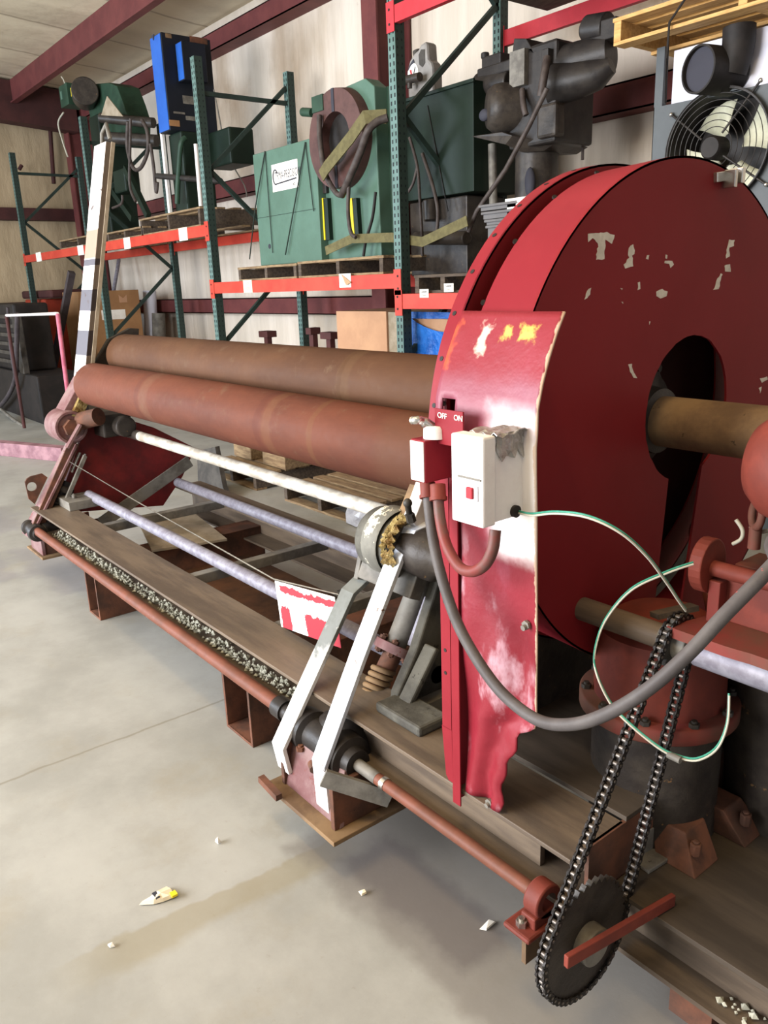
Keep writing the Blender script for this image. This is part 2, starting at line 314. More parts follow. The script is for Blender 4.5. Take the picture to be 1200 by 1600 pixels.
# ------------------------------------------------------------------ mesh building
class MB:
    def __init__(s): s.v = []; s.f = []; s.sm = []; s.mi = []; s.cur = 0
    def add(s, vs, fs, smooth=False):
        k = len(s.v); s.v += [Vector(v) for v in vs]
        for f in fs: s.f.append([k+i for i in f]); s.sm.append(smooth); s.mi.append(s.cur)
        return s
    def box(s, x0, x1, y0, y1, z0, z1):
        x0, x1 = sorted((x0, x1)); y0, y1 = sorted((y0, y1)); z0, z1 = sorted((z0, z1))
        vs = [(x, y, z) for z in (z0, z1) for y in (y0, y1) for x in (x0, x1)]
        return s.add(vs, [(0, 2, 3, 1), (4, 5, 7, 6), (0, 1, 5, 4), (2, 6, 7, 3), (0, 4, 6, 2), (1, 3, 7, 5)])
    def hexa(s, b4, t4):
        return s.add(list(b4)+list(t4), [(3, 2, 1, 0), (4, 5, 6, 7), (0, 1, 5, 4), (1, 2, 6, 5), (2, 3, 7, 6), (3, 0, 4, 7)])
    def bar(s, p0, p1, w, t, side=(1, 0, 0)):
        """flat bar from p0 to p1: w across along `side`, t thick"""
        p0, p1 = Vector(p0), Vector(p1); d = (p1-p0).normalized(); sd = Vector(side); sd = (sd-d*sd.dot(d)).normalized(); n = d.cross(sd)
        q = [sd*(w/2*a)+n*(t/2*b) for a, b in ((-1, -1), (1, -1), (1, 1), (-1, 1))]
        return s.hexa([p0+k for k in q], [p1+k for k in q])
    def strip(s, pts, w, t, side=(1, 0, 0)):
        """one bent flat bar through pts (mitred)"""
        pts = [Vector(p) for p in pts]; sd = Vector(side).normalized(); rings = []
        for i, p in enumerate(pts):
            d = ((pts[min(i+1, len(pts)-1)]-pts[i]).normalized() + (pts[i]-pts[max(i-1, 0)]).normalized()).normalized()
            n = d.cross(sd).normalized()
            rings.append([p+sd*(w/2*a)+n*(t/2*b) for a, b in ((-1, -1), (1, -1), (1, 1), (-1, 1))])
        vs = [v for r in rings for v in r]; fs = [(3, 2, 1, 0), tuple(4*(len(pts)-1)+k for k in range(4))]
        for i in range(len(pts)-1):
            for k in range(4):
                a = 4*i+k; b = 4*i+(k+1) % 4; fs.append((a, b, b+4, a+4))
        return s.add(vs, fs)
    def tube(s, pts, r, n=12, closed=False):
        pts = [Vector(p) for p in pts]; N = len(pts); rr = r if isinstance(r, (list, tuple)) else [r]*N
        tang = []
        for i in range(N):
            if closed: tang.append((pts[(i+1) % N]-pts[i-1]).normalized())
            else: tang.append((pts[min(i+1, N-1)]-pts[max(i-1, 0)]).normalized())
        u = tang[0].orthogonal().normalized(); vs = []
        for i in range(N):
            u = (u-tang[i]*u.dot(tang[i])).normalized(); w = tang[i].cross(u)
            for k in range(n):
                a = 2*PI*k/n; vs.append(pts[i]+(u*math.cos(a)+w*math.sin(a))*rr[i])
        fs = []
        for i in range(N if closed else N-1):
            j = (i+1) % N
            for k in range(n): fs.append((i*n+k, i*n+(k+1) % n, j*n+(k+1) % n, j*n+k))
        s.add(vs, fs, True)
        if not closed:
            s.add(vs[:n], [tuple(range(n))[::-1]]); s.add(vs[-n:], [tuple(range(n))])
        return s
    def cyl(s, p0, p1, r, r2=None, n=28):
        return s.tube([p0, p1], [r, r if r2 is None else r2], n)
    def lathe(s, prof, o, d, n=40, hard=False):
        """prof = [(along, radius)...] turned about the axis o + d"""
        o = Vector(o); d = Vector(d).normalized(); u = d.orthogonal().normalized(); w = d.cross(u); vs = []
        if hard:
            for i in range(len(prof)-1):
                s.lathe([prof[i], prof[i+1]], o, d, n)
            return s
        for a, r in prof:
            for k in range(n):
                t = 2*PI*k/n; vs.append(o+d*a+(u*math.cos(t)+w*math.sin(t))*max(r, 1e-4))
        fs = [(i*n+k, i*n+(k+1) % n, (i+1)*n+(k+1) % n, (i+1)*n+k) for i in range(len(prof)-1) for k in range(n)]
        return s.add(vs, fs, True)
    def prism(s, poly, vec):
        vec = Vector(vec); poly = [Vector(p) for p in poly]; n = len(poly)
        nrm = Vector((0, 0, 0))
        for i in range(n): nrm += poly[i].cross(poly[(i+1) % n])
        if nrm.dot(vec) < 0: poly = poly[::-1]
        vs = poly+[p+vec for p in poly]
        fs = [tuple(range(n))[::-1], tuple(range(n, 2*n))]+[(i, (i+1) % n, (i+1) % n+n, i+n) for i in range(n)]
        return s.add(vs, fs)
    def ball(s, c, r, n=16, sq=(1, 1, 1)):
        c = Vector(c); vs = []; m = n//2
        for i in range(m+1):
            a = PI*i/m
            for k in range(n):
                t = 2*PI*k/n; vs.append(c+Vector((math.sin(a)*math.cos(t)*sq[0], math.sin(a)*math.sin(t)*sq[1], math.cos(a)*sq[2]))*r)
        return s.add(vs, [(i*n+k, (i+1)*n+k, (i+1)*n+(k+1) % n, i*n+(k+1) % n) for i in range(m) for k in range(n)], True)
    def torus(s, c, axis, R_, r, n=32, m=10):
        c = Vector(c); d = Vector(axis).normalized(); u = d.orthogonal().normalized(); w = d.cross(u)
        return s.tube([c+(u*math.cos(2*PI*k/n)+w*math.sin(2*PI*k/n))*R_ for k in range(n)], r, m, True)
    def coil(s, p0, p1, R_, r, turns, n=8):
        p0, p1 = Vector(p0), Vector(p1); d = (p1-p0).normalized(); u = d.orthogonal().normalized(); w = d.cross(u); N = turns*14
        return s.tube([p0.lerp(p1, k/N)+(u*math.cos(2*PI*k/14)+w*math.sin(2*PI*k/14))*R_ for k in range(N+1)], r, n)
    def rock(s, c, r):
        c = Vector(c); vs = []
        for v in ((1, 0, 0), (-1, 0, 0), (0, 1, 0), (0, -1, 0), (0, 0, 1), (0, 0, -1)):
            vs.append(c+Vector(v)*r*random.uniform(.6, 1.2))
        return s.add(vs, [(0, 2, 4), (2, 1, 4), (1, 3, 4), (3, 0, 4), (2, 0, 5), (1, 2, 5), (3, 1, 5), (0, 3, 5)])
    def build(s, name, mats, parent=None, bevel=0., label=None, origin=None):
        me = bpy.data.meshes.new(name); off = Vector((0, 0, 0))
        if parent is not None: off = ORG[parent.name]
        if origin is not None: off = Vector(origin)
        me.from_pydata([tuple(v-off) for v in s.v], [], s.f); me.update()
        for p, f, mi in zip(me.polygons, s.sm, s.mi): p.use_smooth = f; p.material_index = mi
        bm = bmesh.new(); bm.from_mesh(me); bmesh.ops.remove_doubles(bm, verts=bm.verts, dist=1e-6)
        bmesh.ops.recalc_face_normals(bm, faces=bm.faces)
        for e in bm.edges:
            if len(e.link_faces) == 2 and e.calc_face_angle(0) > .9: e.smooth = False
        bm.to_mesh(me); bm.free()
        if not isinstance(mats, (list, tuple)): mats = [mats]
        for m in mats: me.materials.append(M[m] if isinstance(m, str) else m)
        o = bpy.data.objects.new(name, me); C.objects.link(o)
        if parent is not None:
            o.parent = parent
            if origin is not None: o.location = off-ORG[parent.name]
        elif origin is not None: o.location = off
        ORG[o.name] = off
        if bevel:
            b = o.modifiers.new('edge', 'BEVEL'); b.width = bevel; b.segments = 2; b.limit_method = 'ANGLE'; b.angle_limit = math.radians(50)
        if label: o['label'] = label
        return o
ORG = {}
def thing(name, label, cat, loc, group=None):
    o = bpy.data.objects.new(name, None); C.objects.link(o); o.location = loc; o.empty_display_size = .1
    o['label'] = label; o['category'] = cat
    if group: o['group'] = group
    ORG[o.name] = Vector(loc); return o
def tag(o, label, cat, group=None, kind=None):
    o['label'] = label; o['category'] = cat
    if group: o['group'] = group
    if kind: o['kind'] = kind
    return o
def struct(o): o['kind'] = 'structure'; return o
def spline(pts, k=6):
    pts = [Vector(p) for p in pts]; out = []
    for i in range(len(pts)-1):
        p0 = pts[max(i-1, 0)]; p1 = pts[i]; p2 = pts[i+1]; p3 = pts[min(i+2, len(pts)-1)]
        for j in range(k):
            t = j/k
            out.append(.5*((2*p1)+(p2-p0)*t+(2*p0-5*p1+4*p2-p3)*t*t+(3*p1-p0-3*p2+p3)*t**3))
    return out+[pts[-1]]
def text(name, body, size, loc, xdir, zdir, m, parent, ext=.0006, align='CENTER', xs=1.0):
    cu = bpy.data.curves.new(name, 'FONT'); cu.body = body; cu.size = size; cu.extrude = ext; cu.align_x = align; cu.align_y = 'CENTER'
    cu.materials.append(M[m]); o = bpy.data.objects.new(name, cu); C.objects.link(o)
    x = Vector(xdir).normalized(); z = Vector(zdir).normalized(); z = (z-x*z.dot(x)).normalized(); n = x.cross(z)
    cu2 = bpy.data.meshes.new_from_object(o); bpy.data.objects.remove(o); o = bpy.data.objects.new(name, cu2); C.objects.link(o); cu2.transform(Matrix.Diagonal((xs, 1, 1, 1)))
    o.parent = parent; mw = Matrix((x, z, n)).transposed().to_4x4(); mw.translation = Vector(loc)-ORG[parent.name]; o.matrix_local = mw
    ORG[o.name] = ORG[parent.name]; return o
def bolt(mb, p, d, r=.012, h=.01):
    p = Vector(p); d = Vector(d).normalized(); mb.cyl(p, p+d*h, r, n=6); mb.cyl(p+d*h, p+d*(h+.006), r*.55, n=10)

# ================================================================== the building
YW = 5.6; XE = -15.6
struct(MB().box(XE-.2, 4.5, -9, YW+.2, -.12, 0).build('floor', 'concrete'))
struct(MB().box(XE-.2, 4.5, YW, YW+.15, 0, 4.9).build('wall_back', 'wall_vinyl'))
struct(MB().box(XE-.15, XE, -9, YW, 0, 5.6).build('wall_left', 'wall_far'))
struct(MB().hexa([(XE-.2, YW+.2, 4.84), (4.5, YW+.2, 4.84), (4.5, -9, 6.05), (XE-.2, -9, 6.05)], [(XE-.2, YW+.2, 4.94), (4.5, YW+.2, 4.94), (4.5, -9, 6.15), (XE-.2, -9, 6.15)]).build('ceiling', 'ceiling_vinyl'))
def cee(x0, x1, y, z, h, d, name, m='frame_red'):
    b = MB(); b.box(x0, x1, y-d, y, z-h/2, z-h/2+.012); b.box(x0, x1, y-d, y-d+.012, z-h/2, z+h/2); b.box(x0, x1, y-d, y, z+h/2-.012, z+h/2)
    return struct(b.build(name, m))
cee(XE, 4.4, YW-.0, 1.37, .2, .2, 'trim_1'); cee(XE, 4.4, YW-.0, 2.84, .2, .2, 'trim_2'); cee(XE, 4.4, YW-.0, 4.56, .2, .22, 'trim_3')
struct(MB().box(XE, 4.4, YW-.06, YW-.0, 4.70, 4.83).build('trim_4', 'wall_vinyl'))
b = MB(); b.box(XE, 4.4, 4.29, 4.31, 4.62, 4.94); b.box(XE, 4.4, 4.25, 4.35, 4.60, 4.62); struct(b.build('ceiling_beam', 'frame_red'))
b = MB(); b.box(XE, XE+.2, -9, YW, 2.87, 3.07); struct(b.build('trim_5', 'frame_dark'))
b = MB(); b.box(XE, XE+.2, -9, YW, 1.3, 1.5); struct(b.build('trim_6', 'frame_dark'))
b = MB(); b.hexa([(-15.1, 5.3, 4.25), (-14.8, 5.3, 4.25), (-14.8, -9, 5.35), (-15.1, -9, 5.35)], [(-15.1, 5.3, 4.85), (-14.8, 5.3, 4.85), (-14.8, -9, 6.0), (-15.1, -9, 6.0)]); struct(b.build('ceiling_rafter', 'frame_dark'))
def column(x, name):
    b = MB(); b.box(x-.11, x+.11, 5.17, 5.19, 0, 4.85); b.box(x-.11, x+.11, 5.56, 5.58, 0, 4.85); b.box(x-.012, x+.012, 5.19, 5.56, 0, 4.85); b.box(x-.13, x+.13, 5.15, 5.6, 0, .02)
    return struct(b.build(name, 'frame_red'))
column(W(577, 60, y=5.17).x, 'column_near'); column(-15.1, 'column_far')
b = MB(); b.tube([W(75, 150, x=-15.3), W(84, 287, x=-15.3)], .035); b.tube([W(30, 265, x=-15.3)+Vector((0, 0, 0)), W(34, 258, x=-15.3)], .03)
struct(b.build('conduit_trim', 'frame_dark'))

# ================================================================== plate rolling machine
mach = thing('plate_rolling_machine', 'long rusty-rolled plate bending machine with a big red drum guard at its near end', 'rolling machine', (-2.8, 1.5, .3))
BY0, BY1, BZ0, BZ1 = 1.14, 1.325, .30, .436        # front I-beam
DK = .30                                            # top of the drive deck
def ibeam(y0, y1, z0, z1, x0, x1):
    b = MB(); c = (y0+y1)/2+.03; b.box(x0, x1, y0, y1, z1-.012, z1); b.box(x0, x1, y0, y1, z0, z0+.012); b.box(x0, x1, c-.006, c+.006, z0+.012, z1-.012); return b
ibeam(BY0, BY1, BZ0, BZ1, -4.75, -.874).build('base_beam', 'steel_beam', mach, .002)
ibeam(2.02, 2.2, .24, .40, -4.75, -1.0).build('base_beam', 'steel_beam', mach, .002)
for x, w in ((-4.1, .05), (-3.05, .05), (-2.35, .05), (-1.62, .12)):
    b = MB(); b.box(x-w/2, x+w/2, BY1-.02, 2.04, .385, .43); b.build('cross_bar', 'steel_grey', mach, .003)
# wooden and steel sheets lying in the frame
q = [W(238, 863, z=.30), W(355, 845, z=.30), W(305, 805, z=.30), W(215, 815, z=.30)]
MB().prism(q, (0, 0, .012)).build('floor_sheet', 'tan_roll', mach, label='pale grey sheet laid across the frame')
MB().box(-3.8, -2.56, 1.36, 2.0, .16, .175).build('drip_tray', 'brown_sheet', mach)
# end feet
def foot_plate(x0, x1, y0, y1, z):
    return MB().box(x0, x1, y0, y1, z-.014, z)
ZF = .16
a, b_ = W(415, 1222, z=ZF), W(530, 1313, z=ZF)
foot_plate(a.x, b_.x, .99, 1.5, ZF).build('foot_plate', 'rusty_plate', mach, .002)
b = MB(); p = W(420, 1218, z=ZF); b.bar(W(408, 1216, z=ZF+.02), W(436, 1246, z=ZF+.01), .02, .02, (0, 0, 1)); b.build('foot_lip', 'rust', mach)
XG0, XG1 = a.x+.035, b_.x-.055
MB().box(XG1, XG1+.018, 1.02, 1.36, ZF, .30).build('foot_gusset', 'rust', mach, .002); MB().box(XG0, XG0+.016, 1.03, 1.36, ZF, .30).build('foot_gusset', 'rust', mach, .002)
b = MB(); b.hexa([(XG0, 1.035, ZF), (XG1+.02, 1.035, ZF), (XG1+.02, 1.05, ZF), (XG0, 1.05, ZF)], [(XG0+.02, 1.075, .315), (XG1, 1.075, .315), (XG1, 1.09, .315), (XG0+.02, 1.09, .315)]); b.build('front_plate', 'pink_paint', mach, .002, label='faded red plate between the two strap ends')
b = MB(); b.bar(W(505, 1215, x=XG1), W(610, 1248, x=XG1+.1), .05, .012, (0, 0, 1)); b.build('foot_rib', 'steel_grey', mach)
a, b_ = W(0, 857, z=ZF), W(66, 870, z=ZF)
foot_plate(-4.93, -4.62, 1.13, 1.55, ZF).build('foot_plate', 'rusty_plate', mach, .002)
MB().box(-4.88, -4.66, 1.145, 1.165, ZF, .33).build('front_plate', 'pink_paint', mach, .002)
MB().box(-4.68, -4.665, 1.166, 1.5, ZF, .31).build('foot_gusset', 'rust', mach, .002); MB().box(-4.88, -4.865, 1.166, 1.5, ZF, .31).build('foot_gusset', 'rust', mach, .002)

# rolls
YB, ZB, YFr, ZFr, RR = 1.752, 1.251, 1.548, 1.105, .12
def roll(y, z, m, x0=-4.6, x1=-1.305):
    L = x1-x0; o = MB().lathe([(0, .05), (0, RR-.012), (.004, RR-.005), (.014, RR), (L-.01, RR), (L, RR-.01), (L, .05)], (x0, y, z), (1, 0, 0), 64).build('roll', m, mach)
    j = MB().lathe([(0, 0), (0, .055), (.14, .055), (.14, .07), (.19, .07)], (x0-.18, y, z), (1, 0, 0), 32, True); j.build('journal', 'oily', o)
    return o
roll(YFr, ZFr, 'roll_front'); roll(YB, ZB, 'roll_back')

# tie rods and the trip bar
MB().cyl((-4.62, 1.71, .806), (-1.72, 1.71, .806), .0275).build('tie_rod', 'white_rod', mach, label='bright whitish tie rod under the front roll')
MB().cyl((-4.64, 1.71, .806), (-4.42, 1.71, .806), .029).build('rod_sleeve', 'oily', mach)
MB().cyl((-4.62, 1.99, .45), (-1.72, 1.99, .45), .0285).build('tie_rod', 'galv', mach)
MB().cyl((-4.6, 1.432, .48), (-1.6, 1.432, .48), .0275).build('tie_rod', 'galv', mach)
YR, ZR = 1.12, .318
b = MB().cyl((-4.62, YR, ZR+.012), (-1.98, YR, ZR+.006), .0235); b.build('drive_bar', 'rust_bar', mach)
b = MB().cyl((-1.62, YR, ZR), (-.95, YR, ZR), .0165); b.build('drive_bar', 'rust_bar', mach)
b = MB().cyl((-1.62, YR, ZR), (-1.50, YR, ZR), .0172); b.build('bar_end', 'steel_grey', mach)
MB().cyl((-1.478, YR, ZR), (-1.462, YR, ZR), .0185).build('bar_collar', 'chrome', mach)

# ---- screw gearboxes at both ends
def gearbox(xc, k=1.0):
    g = MB(); g.lathe([(q*k, r*k) for q, r in [(-.16, .03), (-.16, .045), (-.13, .05), (-.125, .062), (-.07, .066), (-.06, .05), (.06, .05), (.07, .07), (.12, .066), (.125, .045), (.15, .04), (.15, 0)]], (xc, YR, ZR), (1, 0, 0), 36)
    ax = Vector((0, .34, .66)).normalized(); o = Vector((xc, YR+.075, ZR-.01))
    g.lathe([(q*k, r*k) for q, r in [(-.08, .0), (-.08, .10), (.03, .10), (.045, .088), (.06, .06), (.11, .052), (.11, 0)]], o, ax, 36)
    return g.build('gear_housing', 'black_iron', mach), o, ax
XN, XFr = -1.74, -4.70
gearbox(XN); gearbox(XFr+.03, .72)
MB().lathe([(0, .0), (0, .035), (.05, .035), (.05, .028), (.08, .028)], (-2.01, YR, ZR+.006), (1, 0, 0), 24).build('coupling', 'black_iron', mach)
# near screw with its spring, flange and upper sleeve
S0, S1, S2, S3 = W(565, 1120, x=XN), W(600, 1045, x=XN), W(617, 1015, x=XN), W(655, 915, x=XN)
dS = (S3-S0).normalized()
s_ = MB().cyl(S0-dS*.05, S2, .030); s_.build('screw', 'rust', mach)
MB().coil(S0-dS*.01, S1, .032, .0085, 9).build('spring', 'rusty_plate', mach)
b = MB().cyl(S2-dS*.012, S2+dS*.016, .066, n=36)
fl = b.build('screw_flange', 'pink_paint', mach, .002)
u_ = dS.orthogonal().normalized(); w_ = dS.cross(u_)
for k in range(6):
    p = S2+(u_*math.cos(k*PI/3+.3)+w_*math.sin(k*PI/3+.3))*.05
    b = MB(); b.cyl(p-dS*.026, p+dS*.032, .006, n=10); b.cyl(p+dS*.016, p+dS*.027, .012, n=6); b.cyl(p-dS*.022, p-dS*.012, .012, n=6); b.build('flange_bolt', 'rust', fl)
MB().cyl(S2+dS*.016, S3+dS*.03, .036).build('screw_sleeve', 'steel_grey', mach)
a, b_ = W(672, 935, x=XN+.06), W(645, 1010, x=XN+.06); MB().bar(a, b_, .02, .03).build('guide_bar', 'galv', mach)
# bearing block on top of the near screw, grey with a flaking cream cap
HB = W(622, 848, x=XN); dn = Vector((0, .44, .9)).normalized(); up2 = Vector((0, -.9, .44))
b = MB(); b.lathe([(-.10, 0), (-.10, .085), (-.085, .095), (.06, .095), (.07, .08), (.07, 0)], HB, (1, 0, 0), 36)
b.build('bearing_housing', 'cast_grey', mach)
b = MB(); b.bar(W(572, 885, x=XN-.1), W(655, 918, x=XN+.12), .075, .05, dn); b.build('bearing_base', 'steel_grey', mach, .003)
b = MB(); b.bar(W(585, 850, x=XN-.11), W(575, 905, x=XN-.11), .02, .10, (1, 0, 0)); b.build('bearing_flange', 'steel_grey', mach, .003)
b = MB(); b.lathe([(-.045, .10), (-.04, .103), (.02, .103), (.025, .10)], HB+Vector((-.0, -.004, .004)), (1, 0, 0), 36); b.build('bearing_cap', 'cap_flaked', mach, label='cream and white flaking cap')
a = HB+Vector((.06, 0, 0))
b = MB(); b.lathe([(0, .07), (.05, .074), (.11, .074), (.13, .055), (.28, .055), (.28, 0)], a, (1, 0, 0), 36); b.build('lower_journal', 'oily', mach)
gz = MB()
for k in range(60):
    t = random.uniform(-.2, 1.0); ang = PI*.5+t; p = HB+Vector((random.uniform(.055, .085), -.100*math.sin(ang)*random.uniform(.85, 1.05), .10*abs(math.cos(ang))*1.02)); gz.rock(HB+Vector((random.uniform(.05, .095), -.098*math.cos(t*1.3-.1), .098*math.sin(t*1.3-.1)+.01)), random.uniform(.008, .018))
gz.build('grease', 'grease', mach, label='thick yellow brown grease on the bearing')
# arm rising from the housing to the roll end, cream paint
b = MB(); pl = [W(628, 812, x=XN+.05), W(652, 745, x=XN+.05), W(690, 760, x=XN+.05), W(690, 850, x=XN+.05), W(655, 845, x=XN+.05)]; b.prism(pl, (.05, 0, 0)); b.build('roll_arm', 'white_paint', mach, .003, label='cream painted arm plate with a grease nipple')
b = MB(); b.cyl(W(640, 805, x=XN+.10), W(637, 788, x=XN+.12), .009); b.ball(W(637, 786, x=XN+.12), .013); b.cyl(W(643, 815, x=XN+.11), W(640, 803, x=XN+.11), .014, n=6); b.build('grease_nipple', 'dark_steel', mach)
b = MB(); b.bar(W(628, 808, x=XN+.03), W(652, 748, x=XN+.03), .03, .012); b.build('arm_edge', 'rusty_plate', mach)
# near side casting
b = MB(); cx = -1.60
b.prism([W(690, 870, x=cx), W(683, 915, x=cx), W(650, 1020, x=cx), W(622, 1085, x=cx), W(618, 1130, x=cx), W(640, 1150, x=cx), W(720, 1150, x=cx), W(740, 900, x=cx)], (-.035, 0, 0))
b.build('side_casting', 'cast_grey', mach, .006)
b = MB(); b.strip([W(676, 1010, x=cx+.03), W(634, 1098, x=cx+.03), W(622, 1128, x=cx+.03), W(626, 1152, x=cx+.03)], .05, .022); b.build('casting_rib', 'cast_grey', mach, .006)
b = MB(); p = W(655, 1170, x=cx); b.box(cx-.02, cx+.17, BY0+.07, BY0+.18, BZ1, BZ1+.03); b.build('casting_foot', 'cast_grey', mach, .008)
# web plate closing the front beam under the casting
MB().box(-1.66, -1.0, BY0+.055, BY0+.07, BZ0+.013, BZ1-.013).build('beam_web', 'steel_beam', mach)

# white straps from the foot up to the bearing
XL, XR_ = -1.86, -1.66
b = MB().strip([W(588, 884, x=XL+.02), W(545, 925, x=XL), W(436, 1165, x=XL), W(446, 1202, x=XL)], .062, .014)
b.build('strap', ['strap_worn'], mach, .0015, label='grey strap worn to white at its lower end')
b = MB().strip([W(665, 818, x=XR_+.02), W(640, 828, x=XR_+.01), W(622, 862, x=XR_), W(560, 1025, x=XR_), W(500, 1192, x=XR_), W(508, 1268, x=XR_)], .062, .014)
b.build('strap', 'strap_paint', mach, .0015, label='white painted strap with a rusty foot')
b = MB()
p = W(487, 1193, x=(XL+XR_)/2+.04); b.cyl(p, p+Vector((.03, -.012, 0)), .012); bolt(b, W(470, 1172, x=XL+.06), (0, 0, 1), .014, .012); b.build('strap_bolt', 'rust', mach)

# ---- far end frame
XF = -4.7
b = MB(); b.bar(W(42, 838, x=XF), W(113, 692, x=XF), .16, .014); b.build('inclined_plate', 'pink_paint', mach, .002)
b = MB(); b.bar(W(52, 838, x=XF+.06), W(116, 692, x=XF+.06), .012, .06); b.build('inclined_edge', 'rust', mach)
lug = [W(38, 752, x=XF-.06), W(43, 745, x=XF-.06), W(78, 736, x=XF-.06), W(52, 790, x=XF-.06), W(46, 788, x=XF-.06)]
hc = W(49, 760, x=XF-.06)
ring = [hc+Vector((0, math.cos(t)*.027, math.sin(t)*.027)) for t in [2*PI*k/16 for k in range(16)]]
b = MB()
outer = []
for t in [2*PI*k/16 for k in range(16)]:
    d = Vector((0, math.cos(t), math.sin(t))); best = .05
    for i in range(5):
        p0, p1 = lug[i]-hc, lug[(i+1) % 5]-hc; e = p1-p0; den = d.y*e.z-d.z*e.y
        if abs(den) < 1e-9: continue
        s1 = (p0.y*e.z-p0.z*e.y)/den; s2 = (p0.y*d.z-p0.z*d.y)/den
        if s1 > 0 and -1e-6 <= s2 <= 1+1e-6: best = s1
    outer.append(hc+d*best)
T = Vector((.012, 0, 0)); vs = ring+outer+[p+T for p in ring]+[p+T for p in outer]; fs = []
for k in range(16):
    j = (k+1) % 16; fs += [(k, j, 16+j, 16+k), (32+k, 48+k, 48+j, 32+j), (k, 32+k, 32+j, j), (16+k, 16+j, 48+j, 48+k)]
b.add(vs, fs); b.build('lifting_lug', 'rust', mach)
# far spring screw
F0, F1 = W(72, 826, x=XF), W(104, 752, x=XF)
MB().cyl(F0, F1, .030).build('screw', 'black_iron', mach); MB().coil(F0.lerp(F1, .1), F0.lerp(F1, .72), .036, .008, 11).build('spring', 'black_iron', mach)
b = MB(); b.cyl(F0.lerp(F1, .78), F0.lerp(F1, .9), .062, n=6); b.build('screw_nut', 'oily', mach)
for (pa, pb) in (((98, 735), (112, 702)), ((112, 738), (125, 707)), ((124, 735), (133, 709))):
    MB().cyl(W(*pa, x=XF+.04), W(*pb, x=XF+.04), .0085).build('stud', 'chrome', mach)
b = MB(); b.strip([W(133, 712, x=XF+.09), W(102, 785, x=XF+.09), W(98, 800, x=XF+.09)], .02, .02); b.build('guide_rod', 'steel_grey', mach)
b = MB(); p = W(115, 800, x=XF+.09); b.box(p.x-.06, p.x+.14, p.y-.06, p.y+.12, BZ1, BZ1+.05); bolt(b, (p.x+.05, p.y, BZ1+.05), (0, 0, 1), .014, .02); b.build('casting_foot', 'steel_grey', mach, .006)
# roll cylinder, housing and lever
CP = W(112, 668, x=XF+.05)
b = MB(); b.lathe([(-.20, 0), (-.20, .085), (-.19, .095), (-.01, .095), (0, .09), (0, .078), (-.012, .075), (-.012, 0)], CP, (1, 0, 0), 40); b.build('end_cylinder', 'pink_paint', mach)
b = MB(); b.cyl(CP+Vector((-.01, 0, 0)), CP+Vector((.03, 0, 0)), .05, n=6); b.cyl(CP+Vector((.0, .06, .03)), CP+Vector((.12, .12, .06)), .05); b.build('cylinder_core', 'rust', mach)
b = MB(); b.bar(CP+Vector((.06, -.06, -.10)), CP+Vector((.06, .03, .02)), .04, .012); b.build('end_bar', 'pink_paint', mach)
b = MB(); hz = [W(98, 645, x=XF+.0), W(133, 582, x=XF+.0), W(152, 582, x=XF), W(125, 660, x=XF)]
b.prism(hz, (-.15, 0, 0)); b.build('roll_housing', 'pink_paint', mach, .004)
b = MB(); hz2 = [W(112, 650, x=XF+.04), W(137, 595, x=XF+.04), W(150, 585, x=XF+.04), W(146, 610, x=XF+.04), W(128, 655, x=XF+.04)]; b.prism(hz2, (-.035, 0, 0)); b.build('housing_face', 'grease', mach, label='yellowed greasy face of the end housing')
b = MB(); b.strip([W(148, 592, x=XF+.05), W(178, 540, x=XF+.05), W(205, 526, x=XF+.05), W(215, 527, x=XF+.05)], .04, .10); b.build('dark_arm', 'oily', mach, .004)
b = MB(); q_ = W(196, 560, x=XF); b.cyl(q_+Vector((-.02, 0, 0)), q_+Vector((.09, 0, 0)), .11, n=36)
for k in range(8):
    a = k*PI/4; bolt(b, q_+Vector((.09, math.cos(a)*.095, math.sin(a)*.095)), (1, 0, 0), .014, .012)
b.build('roll_bearing', 'steel_grey', mach)
p0, p1 = W(128, 590, x=XF), W(161, 226, x=XF)
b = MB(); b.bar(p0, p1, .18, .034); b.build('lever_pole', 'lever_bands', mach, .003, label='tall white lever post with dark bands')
b = MB(); b.bar(p0+Vector((.093, .022, 0)), p1+Vector((.093, .022, 0)), .010, .02); b.build('lever_edge', 'tan_roll', mach)
b = MB(); t0 = p1+Vector((0, 0, .0)); b.tube([t0+Vector((-.02, 0, -.02)), t0+Vector((-.02, .01, .06)), t0+Vector((.03, .02, .10)), t0+Vector((.06, .02, .02))], .012, 8); b.build('lever_hook', 'steel_grey', mach)
# dark red end plate and its brace
b = MB(); xp = -4.72
b.prism([W(150, 640, x=xp), W(240, 668, x=xp), W(305, 700, x=xp), W(285, 745, x=xp), W(255, 790, x=xp), W(120, 800, x=xp), W(100, 760, x=xp), W(125, 690, x=xp)], (-.03, 0, 0)); b.build('end_plate', 'dark_red', mach)
b = MB(); b.bar(W(158, 818, x=-4.62), W(297, 720, x=-4.62), .012, .075, (1, 0, 0)); b.build('brace', 'steel_grey', mach, .002)
b = MB(); b.box(-4.72, -4.55, 1.55, 1.72, .8, .93); b.cyl((-4.6, 1.66, .86), (-4.48, 1.66, .86), .06); b.build('inner_bearing', 'oily', mach, .01)

# ---- red drum guard
XD, DY, DZ, DR = -1.074, 1.752, 1.247, .60
XS, XG_, XB, R2 = -1.222, -1.258, -1.298, .607
def dpt(x, a, r): return Vector((x, DY+r*math.cos(a), DZ+r*math.sin(a)))
HY, HZ, HR = 1.803, 1.274, .178
outer = []; a0 = math.radians(-93); a1 = math.radians(-78)
